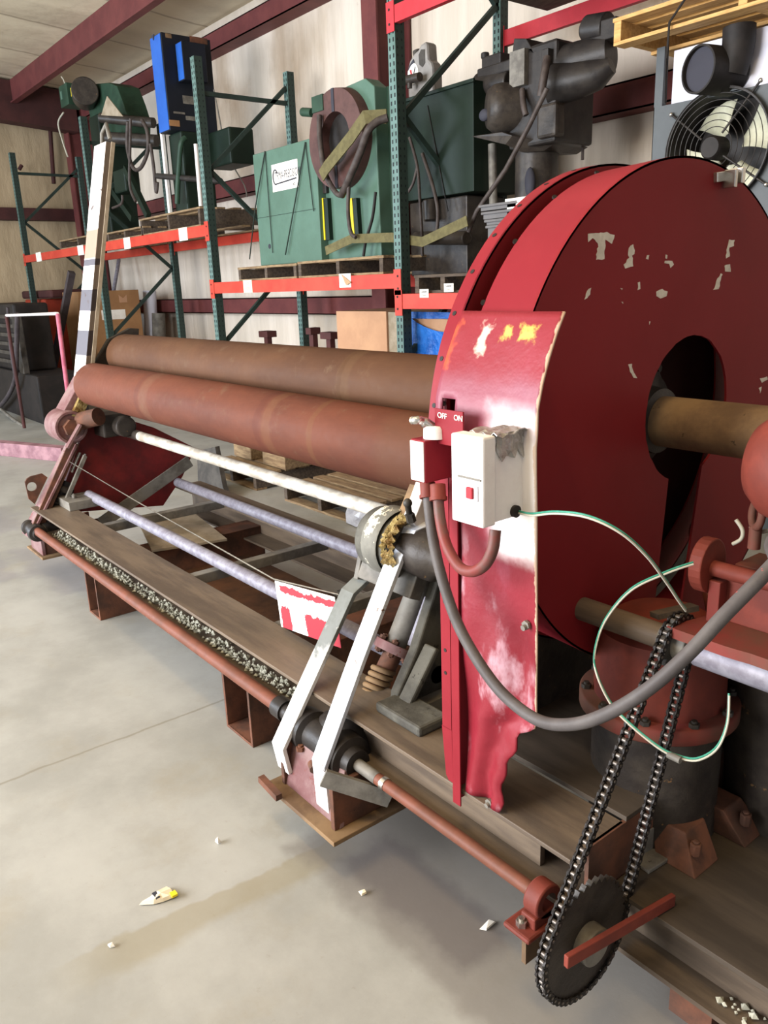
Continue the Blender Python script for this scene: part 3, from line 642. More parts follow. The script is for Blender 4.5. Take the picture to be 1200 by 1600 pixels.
# outline runs counter-clockwise from the slot's right lip round to its left lip
N = 96; A0 = math.radians(-83); A1 = math.radians(-95)+2*PI
outer = [dpt(XD, A0+(A1-A0)*k/N, DR) for k in range(N+1)]
hole = []; H0 = math.radians(-112); H1 = math.radians(-62)-2*PI
random.seed(3)
for k in range(61):
    a = H0+(H1-H0)*k/60; r = HR*(1+random.uniform(-.008, .008)); hole.append(Vector((XD, HY+r*math.cos(a), HZ+r*math.sin(a))))
face = MB().prism(outer+hole, (-.006, 0, 0))
drum = face.build('drum_guard', 'drum', mach)
rim = MB()
def band(r, x0, x1, r1=None, n=120):
    r1 = r if r1 is None else r1
    vs = []; fs = []
    for k in range(n+1):
        a = 2*PI*k/n; vs += [dpt(x0, a, r), dpt(x1, a, r1), dpt(x1, a, r1-.005), dpt(x0, a, r-.005)]
    for k in range(n):
        for i in range(4): fs.append((4*k+i, 4*k+(i+1) % 4, 4*k+4+(i+1) % 4, 4*k+4+i))
    return vs, fs
rim.add(*band(DR, XD, XS, r1=.593), True); rim.build('drum_rim', 'red_paint', drum)
vs = []; fs = []
for k in range(121):
    a = 2*PI*k/120; vs += [dpt(XG_, a, .50), dpt(XG_, a, R2), dpt(XG_-.005, a, R2), dpt(XG_-.005, a, .50)]
for k in range(120):
    for i in range(4): fs.append((4*k+i, 4*k+(i+1) % 4, 4*k+4+(i+1) % 4, 4*k+4+i))
MB().add(vs, fs).build('drum_flange', 'drum', drum)
MB().add(*band(R2, XG_, XB), True).build('flange_rim', 'red_paint', drum)
for k in range(16):
    a = math.radians(95+k*9.5); p = dpt((XG_+XB)/2-.006, a, R2-.003); MB().cyl(p, p+Vector((0, math.cos(a), math.sin(a)))*.004, .0055, n=10).build('bolt_hole', 'rubber', drum)
for k in range(7):
    a = math.radians(104+k*15); p = dpt(XS-.004, a, .592); MB().cyl(p, p+Vector((.003, math.cos(a)*.003, math.sin(a)*.003)), .006, n=8).build('bolt_hole', 'rubber', drum)
MB().lathe([(0, 0), (0, R2-.01), (-.012, R2-.01), (-.012, 0)], (XB, DY, DZ), (1, 0, 0), 64, True).build('back_plate', 'frame_dark', drum)
b = MB(); p = W(1130, 280, x=XD+.004); b.bar(p+Vector((0, -.035, .002)), p+Vector((0, .045, .012)), .012, .022); b.box(p.x, p.x+.03, p.y+.03, p.y+.045, p.z-.01, p.z+.025); b.box(p.x, p.x+.03, p.y-.0, p.y+.012, p.z-.02, p.z+.02); b.build('latch', 'chrome', drum, .002, label='bright metal latch near the top of the drum face')
# bare patches where the lettering flaked away
def blob(cx, cy, pts):
    return [W(cx+x, cy+y, x=XD+.0006) for x, y in pts]
def patch(pts, j=1.2):
    out = []
    for i, (x, y) in enumerate(pts):
        nx, ny = pts[(i+1) % len(pts)]; L = math.hypot(nx-x, ny-y); n = max(1, int(L/4))
        for k in range(n): out.append((x+(nx-x)*k/n+random.uniform(-j, j), y+(ny-y)*k/n+random.uniform(-j, j)))
    return [W(x, y, x=XD+.0008) for x, y in out]
PT = [[(919, 365), (948, 363), (961, 368), (957, 381), (946, 374), (944, 405), (931, 406), (935, 381), (926, 372), (920, 378)],
      [(985, 383), (990, 381), (992, 396), (988, 400), (990, 416), (977, 419), (975, 414), (983, 402), (981, 393)],
      [(1012, 398), (1015, 398), (1013, 406), (1010, 404)], [(1041, 398), (1043, 398), (1042, 405), (1039, 404)], [(1040, 408), (1051, 408), (1053, 414), (1048, 418), (1045, 412), (1038, 411)],
      [(1140, 375), (1148, 374), (1147, 384), (1140, 386), (1140, 400), (1134, 403), (1136, 386)],
      [(1132, 415), (1140, 412), (1142, 424), (1134, 424)], [(1126, 427), (1129, 428), (1123, 451), (1115, 453), (1119, 440)],
      [(917, 454), (924, 450), (922, 460), (914, 469), (915, 460)], [(997, 441), (1001, 441), (1000, 452), (997, 454)],
      [(1025, 455), (1035, 452), (1043, 456), (1042, 463), (1032, 466), (1026, 462)], [(981, 570), (987, 568), (989, 578), (995, 591), (990, 591), (985, 580)],
      [(971, 471), (974, 471), (973, 475)], [(970, 450), (973, 450), (972, 454)], [(1014, 503), (1016, 503), (1015, 507)], [(1188, 592), (1198, 588), (1199, 593), (1191, 598)], [(1186, 606), (1190, 604), (1188, 615)]]
random.seed(11)
for p in PT: MB().prism(patch(p, .9), (-.0005, 0, 0)).build('bare_patch', 'primer_patch', drum, label='pale bare patch of flaked lettering')
# shaft through the hole, and its hub
MB().lathe([(0, 0), (0, .062), (.95, .062), (.95, 0)], (-1.27, DY, DZ), (1, 0, 0), 40, True).build('main_shaft', 'rusty_plate', mach, label='rusty round shaft coming out of the drum hole')
b = MB(); b.lathe([(-.06, .16), (0, .16), (.02, .16), (.03, .13), (.06, .12), (.07, .085), (.11, .08), (.115, .06)], (-1.225, DY, DZ), (1, 0, 0), 40)
for k in range(8):
    a = k*PI/4+.2; bolt(b, dpt(-1.195, a, .142), (1, 0, 0), .016, .014)
b.build('shaft_hub', 'oily', mach)

# ---- curved front sheet
XR0, XL0 = -.976, -1.25
prof = []
for (px, py) in ((885, 488), (874, 520), (862, 560), (851, 600), (842, 640), (839, 680), (839, 740), (840, 800), (840, 870), (841, 940), (841, 1010), (840, 1080), (840, 1130)):
    p = W(px, py, x=XR0); prof.append((p.y, p.z))
ylow = prof[-1][0]; zb = W(770, 1258, y=ylow).z
for k in range(1, 7): prof.append((ylow, prof[12][1]+(zb-prof[12][1])*k/6))
rows = []; NU = 28
fine = []
for i in range(len(prof)-1):
    for k in range(3): t = k/3; fine.append((prof[i][0]*(1-t)+prof[i+1][0]*t, prof[i][1]*(1-t)+prof[i+1][1]*t))
fine.append(prof[-1]); z130 = prof[12][1]
vs = []
for (y, z) in fine:
    xr = XR0
    if z < z130:
        t = (z130-z)/(z130-zb); xr = XR0+(-.025-.055*min(1, t*1.6)-.015*t)*min(1, t*6)+.006*math.sin(t*23)
    xl = XL0 if z > 1.27 else XL0+.065
    for k in range(NU+1):
        u = k/NU; x = xl+(xr-xl)*u
        dent = 0
        if z < 1.05: dent = .012*math.sin(u*6.0+z*4)*math.sin((1.05-z)*6.5)+.006*math.sin(u*11-z*9)*min(1, (1.05-z)*4)
        if z > 1.3: dent += .004*math.sin(u*5+z*17)
        vs.append((x, y+dent, z))
fs = [(i*(NU+1)+k, i*(NU+1)+k+1, (i+1)*(NU+1)+k+1, (i+1)*(NU+1)+k) for i in range(len(fine)-1) for k in range(NU)]
# cut-out beside the sign plate
keep = []
for f in fs:
    c = sum((Vector(vs[i]) for i in f), Vector())/4
    hx, hzc = W(712, 636, y=1.15).x, W(712, 636, y=1.15).z
    if abs(c.x-hx) < .018 and -.035 < c.z-hzc < .026: continue
    keep.append(f)
sheet = MB().add(vs, keep, True).build('front_guard', 'guard_sheet', mach)
so = sheet.modifiers.new('thick', 'SOLIDIFY'); so.thickness = .004; so.offset = 1
ys = ylow
for (px, py) in ((712, 508), (688, 542), (695, 598), (690, 628)): p = W(px, py, y=prof[3][0]); p.x = XL0+.012; p.y = [q for q in prof if q[1] <= p.z+.05][0][0]; MB().cyl(p+Vector((0, -.006, 0)), p+Vector((0, .004, 0)), .006, n=10).build('guard_bolt', 'dark_steel', sheet)
for (px, py) in ((826, 975), (768, 1252)):
    p = W(px, py, y=ys); b = MB(); b.cyl(p+Vector((0, .01, 0)), p+Vector((0, -.018, -.004)), .006, n=12); b.cyl(p+Vector((0, -.004, 0)), p+Vector((0, -.011, 0)), .010, n=6); b.build('guard_bolt', 'steel_grey', sheet)
# red upright strips left of the sheet
zt = W(692, 690, y=1.14).z; zl = W(705, 1222, y=1.14).z
b = MB(); b.box(XL0-.014, XL0+.017, ys-.006, ys+.004, zl+.139, zt+.1); b.hexa([(XL0-.004, ys-.006, zl+.01), (XL0+.02, ys-.006, zl-.02), (XL0+.02, ys+.002, zl-.02), (XL0-.004, ys+.002, zl+.01)], [(XL0-.016, ys-.006, zl+.14), (XL0+.018, ys-.006, zl+.14), (XL0+.018, ys+.002, zl+.14), (XL0-.016, ys+.002, zl+.14)])
strip_ = b.build('guard_strip', 'red_paint', mach)
for py in (820, 940, 1050, 1015): p = W(693, py, y=ys-.007); p.x = XL0+.0; MB().cyl(p, p+Vector((0, .003, 0)), .0045, n=10).build('strip_hole', 'rubber', strip_)
zb2 = W(728, 1247, y=ys).z
b = MB(); b.box(XL0+.018, XL0+.022, ys-.004, ys+.05, zb2, zt+.05); b.box(XL0+.018, XL0+.036, ys+.02, ys+.025, zb2, zt+.02); b.box(XL0+.036, XL0+.04, ys-.018, ys+.025, zb2-.01, zt+.02); b.box(XL0+.036, XL0+.062, ys-.022, ys-.018, zb2-.012, zt+.02)
b.build('guard_channel', 'red_paint', mach, .001)

# ---- switch box with OFF/ON plate
yf = 1.055
def fb(mb, xl, yt, yb, xr, Y, d):
    a = W(xl, yt, y=Y); c = W(xl, yb, y=Y); r = W(xr, (yt+yb)/2, y=Y); mb.box(a.x, r.x, Y, Y+d, c.z, a.z); return a.x, r.x, c.z, a.z
b = MB(); x0, x1, z0, z1 = fb(b, 641, 685, 750, 664, yf, .085)
sw = b.build('switch_box', ['red_paint'], mach, .003, label='small red switch box with a white front')
b = MB(); b.box(x0+.002, x1-.002, yf-.003, yf, z0+.003, z1-.003); b.build('cover', 'box_white', sw, .001, label='white front cover')
hub = Vector(((x0+x1)/2+.012, yf+.04, z1))
b = MB(); b.lathe([(0, 0), (0, .026), (.02, .025), (.026, .02), (.026, 0)], hub, (0, 0, 1), 28); b.build('lever_hub', 'white_paint', sw)
b = MB(); h0 = hub+Vector((-.005, -.005, .022)); h1 = W(645, 657, y=yf+.0)
b.tube(spline([h0, h0.lerp(h1, .5)+Vector((0, 0, .006)), h1+Vector((.012, 0, .002)), h1]), [.011]*6+[.009]*6+[.008]*6+[.009], 10); b.build('lever', 'chrome', sw)
b = MB(); xa = W(679, 637, y=1.09).x; xb = W(723, 643, y=1.09).x; za = W(680, 638, y=1.09).z; b.box(xa, xb, 1.09, 1.094, hub.z-.01, za); pl_ = b.build('switch_plate', 'red_paint', sw, .0005, label='red plate with painted OFF and ON')
text('lettering', 'OFF', .016, ((xa*.72+xb*.28), 1.0895, za-.0135), (1, 0, -.06), (0, 0, 1), 'paper', sw)
text('lettering', 'ON', .016, ((xa*.15+xb*.85), 1.0895, za-.0135), (1, 0, -.03), (0, 0, 1), 'paper', sw)
# ---- starter box
yb_ = 1.02
b = MB(); xx0, xx1, zz0, zz1 = fb(b, 704, 676, 812, 755, yb_, .01); 
b = MB(); b.box(xx0+.004, xx1-.004, yb_+.035, ys-.008, zz0+.004, zz1-.004)
st = b.build('starter_box', 'box_white', mach, .003, label='white electrical starter box spattered with red paint')
b = MB(); b.box(xx0, xx1, yb_, yb_+.034, zz0, zz1); lid = b.build('lid', 'box_white', st, .004)
b = MB(); wx0, wx1 = xx0+.035, xx1-.012; wz = zz0+.05; b.box(wx0, wx1, yb_-.003, yb_+.002, wz, wz+.03); b.build('button_recess', 'white_panel', st, .001)
b = MB(); b.box(wx0+.012, wx1-.01, yb_-.008, yb_, wz+.004, wz+.026); b.build('button', 'ink_red', st, .002, label='faded red push button')
b = MB(); b.box(xx0+.02, xx1-.005, yb_-.002, yb_, wz+.04, wz+.044); b.build('slot', 'steel_grey', st)
b = MB(); vs = []; random.seed(5)
for i in range(9):
    for j in range(7): vs.append((xx0+.02+(xx1+.006-xx0-.02)*i/8, yb_+.03+(ys-.01-yb_-.03)*j/6, zz1-.002+.006*random.random()+.004*math.sin(i*2+j)))
fs = [(i*7+j, (i+1)*7+j, (i+1)*7+j+1, i*7+j+1) for i in range(8) for j in range(6)]; b.add(vs, fs)
vs = []
for i in range(8):
    for j in range(5): vs.append((xx1-.002+.005*random.random(), yb_+.036+(ys-.012-yb_-.036)*i/7, zz1+.002-.045*j/4*(.7+.5*abs(math.sin(i*1.3)))))
b.add(vs, [(i*5+j, (i+1)*5+j, (i+1)*5+j+1, i*5+j+1) for i in range(7) for j in range(4)])
tp = b.build('tape', 'tape', st, label='crumpled grey tape over the top corner'); so = tp.modifiers.new('t', 'SOLIDIFY'); so.thickness = .002
kh = W(806, 799, x=xx1); b = MB(); b.cyl(kh+Vector((-.004, 0, 0)), kh+Vector((.003, 0, 0)), .012); b.build('knockout', 'rubber', st)
# ---- conduits
def path(pts): return spline([W(px, py, y=y) for px, py, y in pts], 8)
ca = path([(668, 757, 1.09), (671, 800, 1.075), (680, 860, 1.06), (697, 925, 1.05), (720, 985, 1.04), (757, 1048, 1.03), (795, 1093, 1.02), (845, 1127, 1.01), (900, 1131, 1.005), (955, 1112, 1.01), (1015, 1075, 1.03), (1075, 1022, 1.06), (1130, 963, 1.10), (1180, 912, 1.14), (1215, 875, 1.18)])
MP = W(1198, 722, y=1.48)
ca = ca[:-1]+spline([ca[-1], Vector((MP.x+.13, 1.27, MP.z-.07)), Vector((MP.x+.2, 1.365, MP.z-.02))], 6)
cond = MB().tube(ca, .0115, 14).build('conduit', 'cable_grey', mach, label='long grey flexible conduit sagging to the motor')
cb = path([(684, 760, 1.09), (687, 805, 1.075), (697, 850, 1.06), (717, 885, 1.05), (738, 893, 1.045), (758, 882, 1.045), (770, 858, 1.05), (774, 828, 1.06)])
MB().tube(cb, .0115, 14).build('conduit', 'conduit_red', mach, label='short looped conduit between the two boxes')
b = MB()
for p, q in ((ca[0], ca[4]), (cb[0], cb[4])): d = (q-p).normalized(); b.cyl(p-d*.004, p+d*.022, .0165, n=20); b.cyl(p+d*.022, p+d*.03, .019, n=8)
b.build('conduit_nuts', 'red_primer', mach)

# ---- sprockets, chain and right-hand shafts
XC = -.83
SPC = W(912, 1466, x=XC); SR = .128
TPC = W(1058, 1003, x=XC); TR = .052
SHY, SHZ = TPC.y, TPC.z
MB().cyl((-1.6, SHY, SHZ), (-.3, SHY, SHZ), .0275).build('counter_shaft', 'steel_beam', mach)
MB().cyl((XC+.05, SHY, SHZ), (-.3, SHY, SHZ), .034).build('shaft_sleeve', 'galv', mach)
def sprocket(c, r, teeth, w, name, m, hubr):
    pts = []
    for k in range(teeth*4):
        a = 2*PI*k/(teeth*4); rr = r+(.004, .009, .004, -.002)[k % 4]; pts.append(Vector((c.x-w/2, c.y+math.cos(a)*rr, c.z+math.sin(a)*rr)))
    b = MB().prism(pts, (w, 0, 0)); o = b.build(name, m, mach)
    b = MB(); b.cyl(c+Vector((-.03, 0, 0)), c+Vector((.035, 0, 0)), hubr, n=32); b.build('hub', 'steel_grey', o, .003); return o
sprocket(SPC, SR, 40, .012, 'sprocket', 'oily', .042); sprocket(TPC, TR, 17, .012, 'sprocket', 'dark_steel', .036)
# chain path in the plane x = XC
dy, dz = TPC.y-SPC.y, TPC.z-SPC.z; D = math.hypot(dy, dz); th = math.atan2(dz, dy); al = math.acos((SR-TR)/D); R_1, R_2 = SR+.004, TR+.004
ptsc = []
n1 = 60
for k in range(n1+1): a = th+al+(2*PI-2*al)*k/n1; ptsc.append((SPC.y+R_1*math.cos(a), SPC.z+R_1*math.sin(a)))
for k in range(25): a = th-al+(2*al)*k/24; ptsc.append((TPC.y+R_2*math.cos(a), TPC.z+R_2*math.sin(a)))
ptsc.append(ptsc[0]); L = [0]
for i in range(len(ptsc)-1): L.append(L[-1]+math.dist(ptsc[i], ptsc[i+1]))
def chain_at(s):
    s %= L[-1]
    for i in range(len(L)-1):
        if L[i+1] >= s: t = (s-L[i])/(L[i+1]-L[i]+1e-9); return (ptsc[i][0]*(1-t)+ptsc[i+1][0]*t, ptsc[i][1]*(1-t)+ptsc[i+1][1]*t)
NL = int(L[-1]/.0165)//2*2; st_ = L[-1]/NL
pl2 = MB(); pn = MB()
for k in range(NL):
    a, c = chain_at(k*st_), chain_at((k+1)*st_); A, B = Vector((0, a[0], a[1])), Vector((0, c[0], c[1])); off = .0085 if k % 2 == 0 else .0058
    d = (B-A).normalized(); nn = Vector((0, -d.z, d.y))
    for sgn in (-1, 1):
        out = []
        for ang in range(-90, 91, 45): t = math.radians(ang); out.append(B+(d*math.cos(t)+nn*math.sin(t))*.0085)
        out.append((A+B)/2+nn*.006)
        for ang in range(90, 271, 45): t = math.radians(ang); out.append(A+(d*math.cos(t)+nn*math.sin(t))*.0085)
        out.append((A+B)/2-nn*.006)
        pl2.prism([p+Vector((XC+sgn*off, 0, 0)) for p in out], (.0028*sgn, 0, 0))
    pn.cyl(A+Vector((XC-0.0125, 0, 0)), A+Vector((XC+.0125, 0, 0)), .0034, n=8); pn.cyl(A+Vector((XC-.0056, 0, 0)), A+Vector((XC+.0056, 0, 0)), .0048, n=10)
ch = pl2.build('chain', 'chain_black', mach, label='black roller chain between the two sprockets'); pn.build('chain_pins', 'chain_pin', ch)
# pillow block at the sprocket end and its bracket
PB = W(842, 1432, x=-.93)
bx = -.93
b = MB(); b.lathe([(-.02, .022), (-.02, .04), (.02, .04), (.02, .022)], (bx, YR, ZR), (1, 0, 0), 28)
b.box(bx-.02, bx+.02, YR-.045, YR+.03, ZR-.05, ZR-.02); b.build('pillow_block', 'red_primer', mach, .004)
p = W(832, 1455, x=bx)
b = MB(); b.box(bx-.045, bx+.03, YR-.075, YR+.05, ZR-.062, ZR-.048); pb = b.build('bearing_plate', 'red_primer', mach, .006)
b = MB(); bolt(b, (bx-.01, YR-.052, ZR-.048), (0, 0, 1), .013, .014); b.build('plate_bolt', 'chrome', pb)
b = MB(); b.box(bx-.02, bx-.008, YR-.04, YR+.09, ZR-.16, ZR-.062); b.build('bracket', 'rusty_plate', mach)
b = MB(); b.bar(W(884, 1503, x=XC+.045), W(1052, 1405, z=DK+.016), .012, .028); b.build('locking_bar', 'red_primer', mach, .002, label='flat red bar across the sprocket hub')
# deck plate under the drive, stop angle

XS2 = -.872
MB().box(-1.33, -1.306, 1.3, 2.25, BZ1+.013, 1.16).build('side_frame', 'oily', mach)
MB().box(-1.45, XS2, BY1+.005, 2.15, BZ1-.0, BZ1+.012).build('deck_plate', 'deck_steel', mach, .001)
MB().box(XS2+.002, .3, 1.275, 2.35, DK-.012, DK).build('deck_plate', 'deck_steel', mach, .001)
b = MB(); b.box(XS2-.01, .3, 1.345, 1.357, .157, DK-.012); b.box(XS2-.01, .3, 1.275, 1.43, .145, .157); b.build('deck_channel', 'steel_beam', mach)
b = MB(); b.box(XS2-.01, .3, 2.25, 2.262, .012, DK-.012); b.box(XS2-.01, .3, 2.17, 2.33, 0, .012); b.build('deck_channel', 'steel_beam', mach)
b = MB(); b.box(XS2-.01, XS2, BY0+.06, 2.1, DK-.1, BZ1); b.build('deck_step', 'rust', mach)
for xx in (-.7, .1): MB().box(xx-.05, xx+.05, 1.35, 1.43, 0, .145).build('deck_leg', 'rust', mach)
b = MB(); a = W(985, 1348, z=DK); c = W(1080, 1290, z=DK); b.bar(a+Vector((0, 0, .034)), c+Vector((0, 0, .034)), .068, .014, (0, 0, 1)); b.bar(a+Vector((.02, 0, .006)), c+Vector((.02, 0, .006)), .06, .01, (1, 0, 0)); b.build('stop_angle', 'steel_grey', mach, .002)
# trip wire
w0, w1, w2 = W(103, 718, x=XF), W(428, 905, x=-2.25), W(532, 930, x=XL-.05)
b = MB(); b.tube([w0, w0.lerp(w1, .5)+Vector((0, 0, -.006)), w1, w2], .0028, 6); b.torus(w0, (0, 1, .3), .014, .004, 14, 6); b.build('trip_wire', 'chrome', mach)
b = MB(); random.seed(2)
for k in range(7): b.tube(spline([w2+Vector((random.uniform(-.03, .01), random.uniform(-.012, .012), random.uniform(-.012, .012))) for _ in range(4)]), .0012, 5)
b.build('wire_twist', 'dark_steel', mach)

# warning sign hanging on the wire
sA = W(428, 906, x=-2.25)+Vector((0, .004, -.004)); sB = W(523, 933, y=sA.y)
sx_ = (sB-sA); wd = sx_.length; xd = sx_.normalized(); hd = W(431, 974, y=sA.y)-sA; hgt = hd.length
so_ = bpy.data.objects
b = MB(); b.box(0, wd, -.001, .001, -hgt, 0)
sg = b.build('warning_sign', 'sign_paint', None); tag(sg, 'weathered white tin sign with red paint remains hanging on the trip wire', 'sign')
xa_ = xd; ya_ = Vector((0, 0, 1)).cross(xa_).normalized(); za_ = xa_.cross(ya_)
sg.matrix_world = Matrix((xa_, ya_, za_)).transposed().to_4x4(); sg.location = sA

# ================================================================== drive: gear reducer, motor, mount
RY = 1.56; RX = W(1028, 1085, y=1.56).x
red = thing('gear_reducer', 'squat round red gear reducer bolted to the deck beside the drum', 'gear reducer', (RX, RY, .30))
zb0 = DK
zf = W(1028, 1085, y=RY).z
b = MB(); b.lathe([(0, .0), (0, .15), (.02, .15), (zf-.03-zb0, .15), (zf-.03-zb0, 0)], (RX, RY, zb0), (0, 0, 1), 48); b.build('lower_casing', 'oily', red)
b = MB(); b.lathe([(0, 0), (0, .178), (.005, .183), (.035, .183), (.04, .178), (.04, .0)], (RX, RY, zf-.03), (0, 0, 1), 64); fl_ = b.build('casing_flange', 'red_dusty', red)
for k in range(10):
    b = MB(); a = k*PI/5+.1; bolt(b, (RX+math.cos(a)*.167, RY+math.sin(a)*.167, zf+.01), (0, 0, 1), .012, .01); b.build('flange_bolt', 'dark_steel', fl_)
b = MB(); b.lathe([(0, .150), (.04, .150), (SHZ-.06-zf, .145), (SHZ-.03-zf, .10), (SHZ-.03-zf, 0)], (RX, RY, zf+.01), (0, 0, 1), 64); b.build('casing_dome', 'red_primer', red)
MB().lathe([(-.05, .0), (-.05, .24), (-.012, .25), (0, .245), (.0, 0)], (RX+.22, RY+.28, SHZ+.01), (0, 0, 1), 48).build('top_cover', 'red_dusty', red)
MB().lathe([(0, .16), (SHZ-.04-DK, .2)], (RX+.22, RY+.28, DK), (0, 0, 1), 40).build('gear_case', 'oily', red)
for (dx, dy) in ((.15, -.08), (.17, .10), (-.12, .14)):
    b = MB(); c = Vector((RX+dx, RY+dy, zb0)); b.hexa([c+Vector((-.05, -.05, 0)), c+Vector((.05, -.05, 0)), c+Vector((.05, .05, 0)), c+Vector((-.05, .05, 0))], [c+Vector((-.045-dx*.25, -.045-dy*.25, .08)), c+Vector((.04-dx*.25, -.04-dy*.25, .08)), c+Vector((.04-dx*.25, .04-dy*.25, .08)), c+Vector((-.04-dx*.25, .04-dy*.25, .08))])
    bolt(b, c+Vector((.03, -.02, .04)), (0, 0, 1), .014, .03); b.build('foot', 'rust', red, .006)
ze = SHZ+.01
e1 = W(1088, 832, z=ze+.035)
b = MB(); b.torus(e1, (-.6, -.9, .1), .026, .009, 28, 10); b.cyl((e1.x, e1.y, ze-.03), (e1.x, e1.y, ze+.018), .012); b.build('eye_bolt', 'red_primer', red)

mnt = thing('motor_mount', 'red flame-cut motor mount plate carrying a short channel above the shaft', 'motor mount', (-.62, 1.6, .8))
zp = SHZ+.048
a = W(1042, 978, z=zp); c = W(1215, 1040, z=zp)
pts = [Vector((a.x, a.y, zp))]
random.seed(4)
for k in range(1, 20): pts.append(Vector((a.x+(.5)*k/20, a.y+random.uniform(-.003, .003), zp)))
pts += [Vector((a.x+.5, a.y, zp)), Vector((a.x+.5, a.y+.42, zp)), Vector((a.x+.02, a.y+.42, zp)), Vector((a.x+.03, a.y+.12, zp))]
MB().prism(pts, (0, 0, -.022)).build('mount_plate', 'red_dusty', mnt)
xa, ya = a.x, a.y
b = MB(); k0 = W(1118, 965, z=zp); x0 = k0.x; y0 = k0.y
b.box(x0, x0+.4, y0, y0+.012, zp, zp+.075); b.box(x0, x0+.4, y0, y0+.14, zp+.075, zp+.09); b.box(x0, x0+.4, y0+.128, y0+.14, zp, zp+.075); b.build('mount_channel', 'red_primer', mnt, .002)
b = MB(); k1 = Vector((x0-.005, y0+.012, zp)); b.box(k1.x-.0, k1.x+.025, y0-.03, y0+.0, zp, zp+.09); b.build('mount_tab', 'red_dusty', mnt, .002)
dc = W(1105, 882, x=x0-.02)
b = MB(); poly = []
for k in range(24):
    t = 2*PI*k/24; poly.append(dc+Vector((-.014, math.cos(t)*.05, math.sin(t)*.058)))
b.prism(poly, (.028, 0, 0)); b.build('pivot_disc', 'red_primer', mnt, .003)
b = MB(); b.cyl(dc+Vector((.01, 0, -.004)), dc+Vector((.42, 0, -.004)), .0165); b.build('pivot_pin', 'red_primer', mnt)
b = MB(); z2 = zp+.09; b.box(x0+.02, x0+.4, y0+.02, y0+.12, z2, z2+.03); b.box(x0+.07, x0+.4, y0+.14, y0+.3, zp, z2+.0); b.build('mount_block', 'red_dusty', mnt, .003)
b = MB(); p = W(1180, 838, z=z2+.02); bolt(b, (p.x, p.y, z2), (0, 0, 1), .014, .03); b.build('mount_bolt', 'chrome', mnt)
sh = MB().bar(W(1022, 962, z=zp-.03), W(1085, 948, z=zp-.022), .035, .012, (0, 1, 0)).build('wood_shim', 'wood_grey'); tag(sh, 'thin wooden shim wedged between reducer and red mount plate', 'shim')
MY = 1.48; MP = W(1198, 722, y=MY)
mot = thing('electric_motor', 'red domed end of an electric motor at the right edge under the shaft', 'motor', (MP.x, MY, MP.z-.12))
b = MB(); b.lathe([(0, 0), (.004, .04), (.02, .075), (.05, .10), (.09, .112), (.10, .112)], (MP.x-.03, MY, MP.z), (1, 0, 0), 44); b.build('end_bell', 'red_primer', mot)
b = MB(); b.lathe([(.0, .112), (0, .12), (.03, .12), (.03, .115), (.40, .115), (.40, 0)], (MP.x+.07, MY, MP.z), (1, 0, 0), 44)
for k in range(24):
    t = 2*PI*k/24; b.box(MP.x+.1, MP.x+.45, MY+math.cos(t)*.12-.003, MY+math.cos(t)*.12+.003, MP.z+math.sin(t)*.12-.003, MP.z+math.sin(t)*.12+.003)
b.build('motor_body', 'red_dusty', mot)
b = MB(); p = W(1183, 803, y=MY); b.torus(p, (-.7, -.7, .1), .026, .008, 24, 8); b.cyl(p+Vector((0, 0, -.07)), p+Vector((0, 0, -.025)), .012); b.build('lifting_eye', 'red_dusty', mot)
b = MB(); b.box(MP.x+.10, MP.x+.4, MY-.09, MY+.09, z2+.0, MP.z-.10); b.build('motor_foot', 'red_primer', mot, .004)
# loose green wires
gp = [(806, 799, 1.12), (830, 804, 1.10), (870, 801, 1.08), (920, 808, 1.08), (970, 832, 1.10), (1010, 868, 1.14), (1040, 908, 1.19), (1058, 935, 1.23), (1071, 953, 1.27)]
gw = thing('loose_wire', 'loose green and white wires looping from the starter box to the reducer', 'wire', tuple(W(806, 799, y=1.12)))
def wires(pts, nm):
    base = [W(px, py, y=y) for px, py, y in pts]
    for m, o in (('wire_green', (0, 0, .0022)), ('wire_white', (.002, -.002, -.001)), ('wire_brown', (-.002, .002, -.0015))):
        MB().tube([p+Vector(o) for p in spline(base, 8)], .0021, 7).build(nm, m, gw)
wires(gp, 'strand')
wires([(1083, 880, 1.36), (1040, 895, 1.32), (985, 922, 1.28), (945, 970, 1.26), (929, 1020, 1.22), (933, 1055, 1.20), (955, 1100, 1.20), (985, 1132, 1.20), (1030, 1168, 1.21), (1060, 1182, 1.22), (1090, 1186, 1.23), (1120, 1168, 1.25), (1136, 1130, 1.27), (1139, 1085, 1.29)], 'strand')
b = MB(); p = W(1053, 1183, y=1.215); b.cyl(p+Vector((-.012, 0, 0)), p+Vector((.014, 0, 0)), .007); b.build('wire_clip', 'steel_grey', gw)
p = W(1150, 838, z=ze)
b = MB(); b.tube(spline([W(1150, 812, y=1.5), W(1160, 828, y=1.5), W(1158, 842, y=1.5), W(1145, 850, y=1.5)]), .004, 8); b.tube(spline([W(1172, 822, y=1.5), W(1185, 831, y=1.5), W(1205, 828, y=1.5)]), .004, 8); tag(b.build('motor_lead', 'wire_white'), 'short pale wire ends curling on top of the reducer', 'wire')

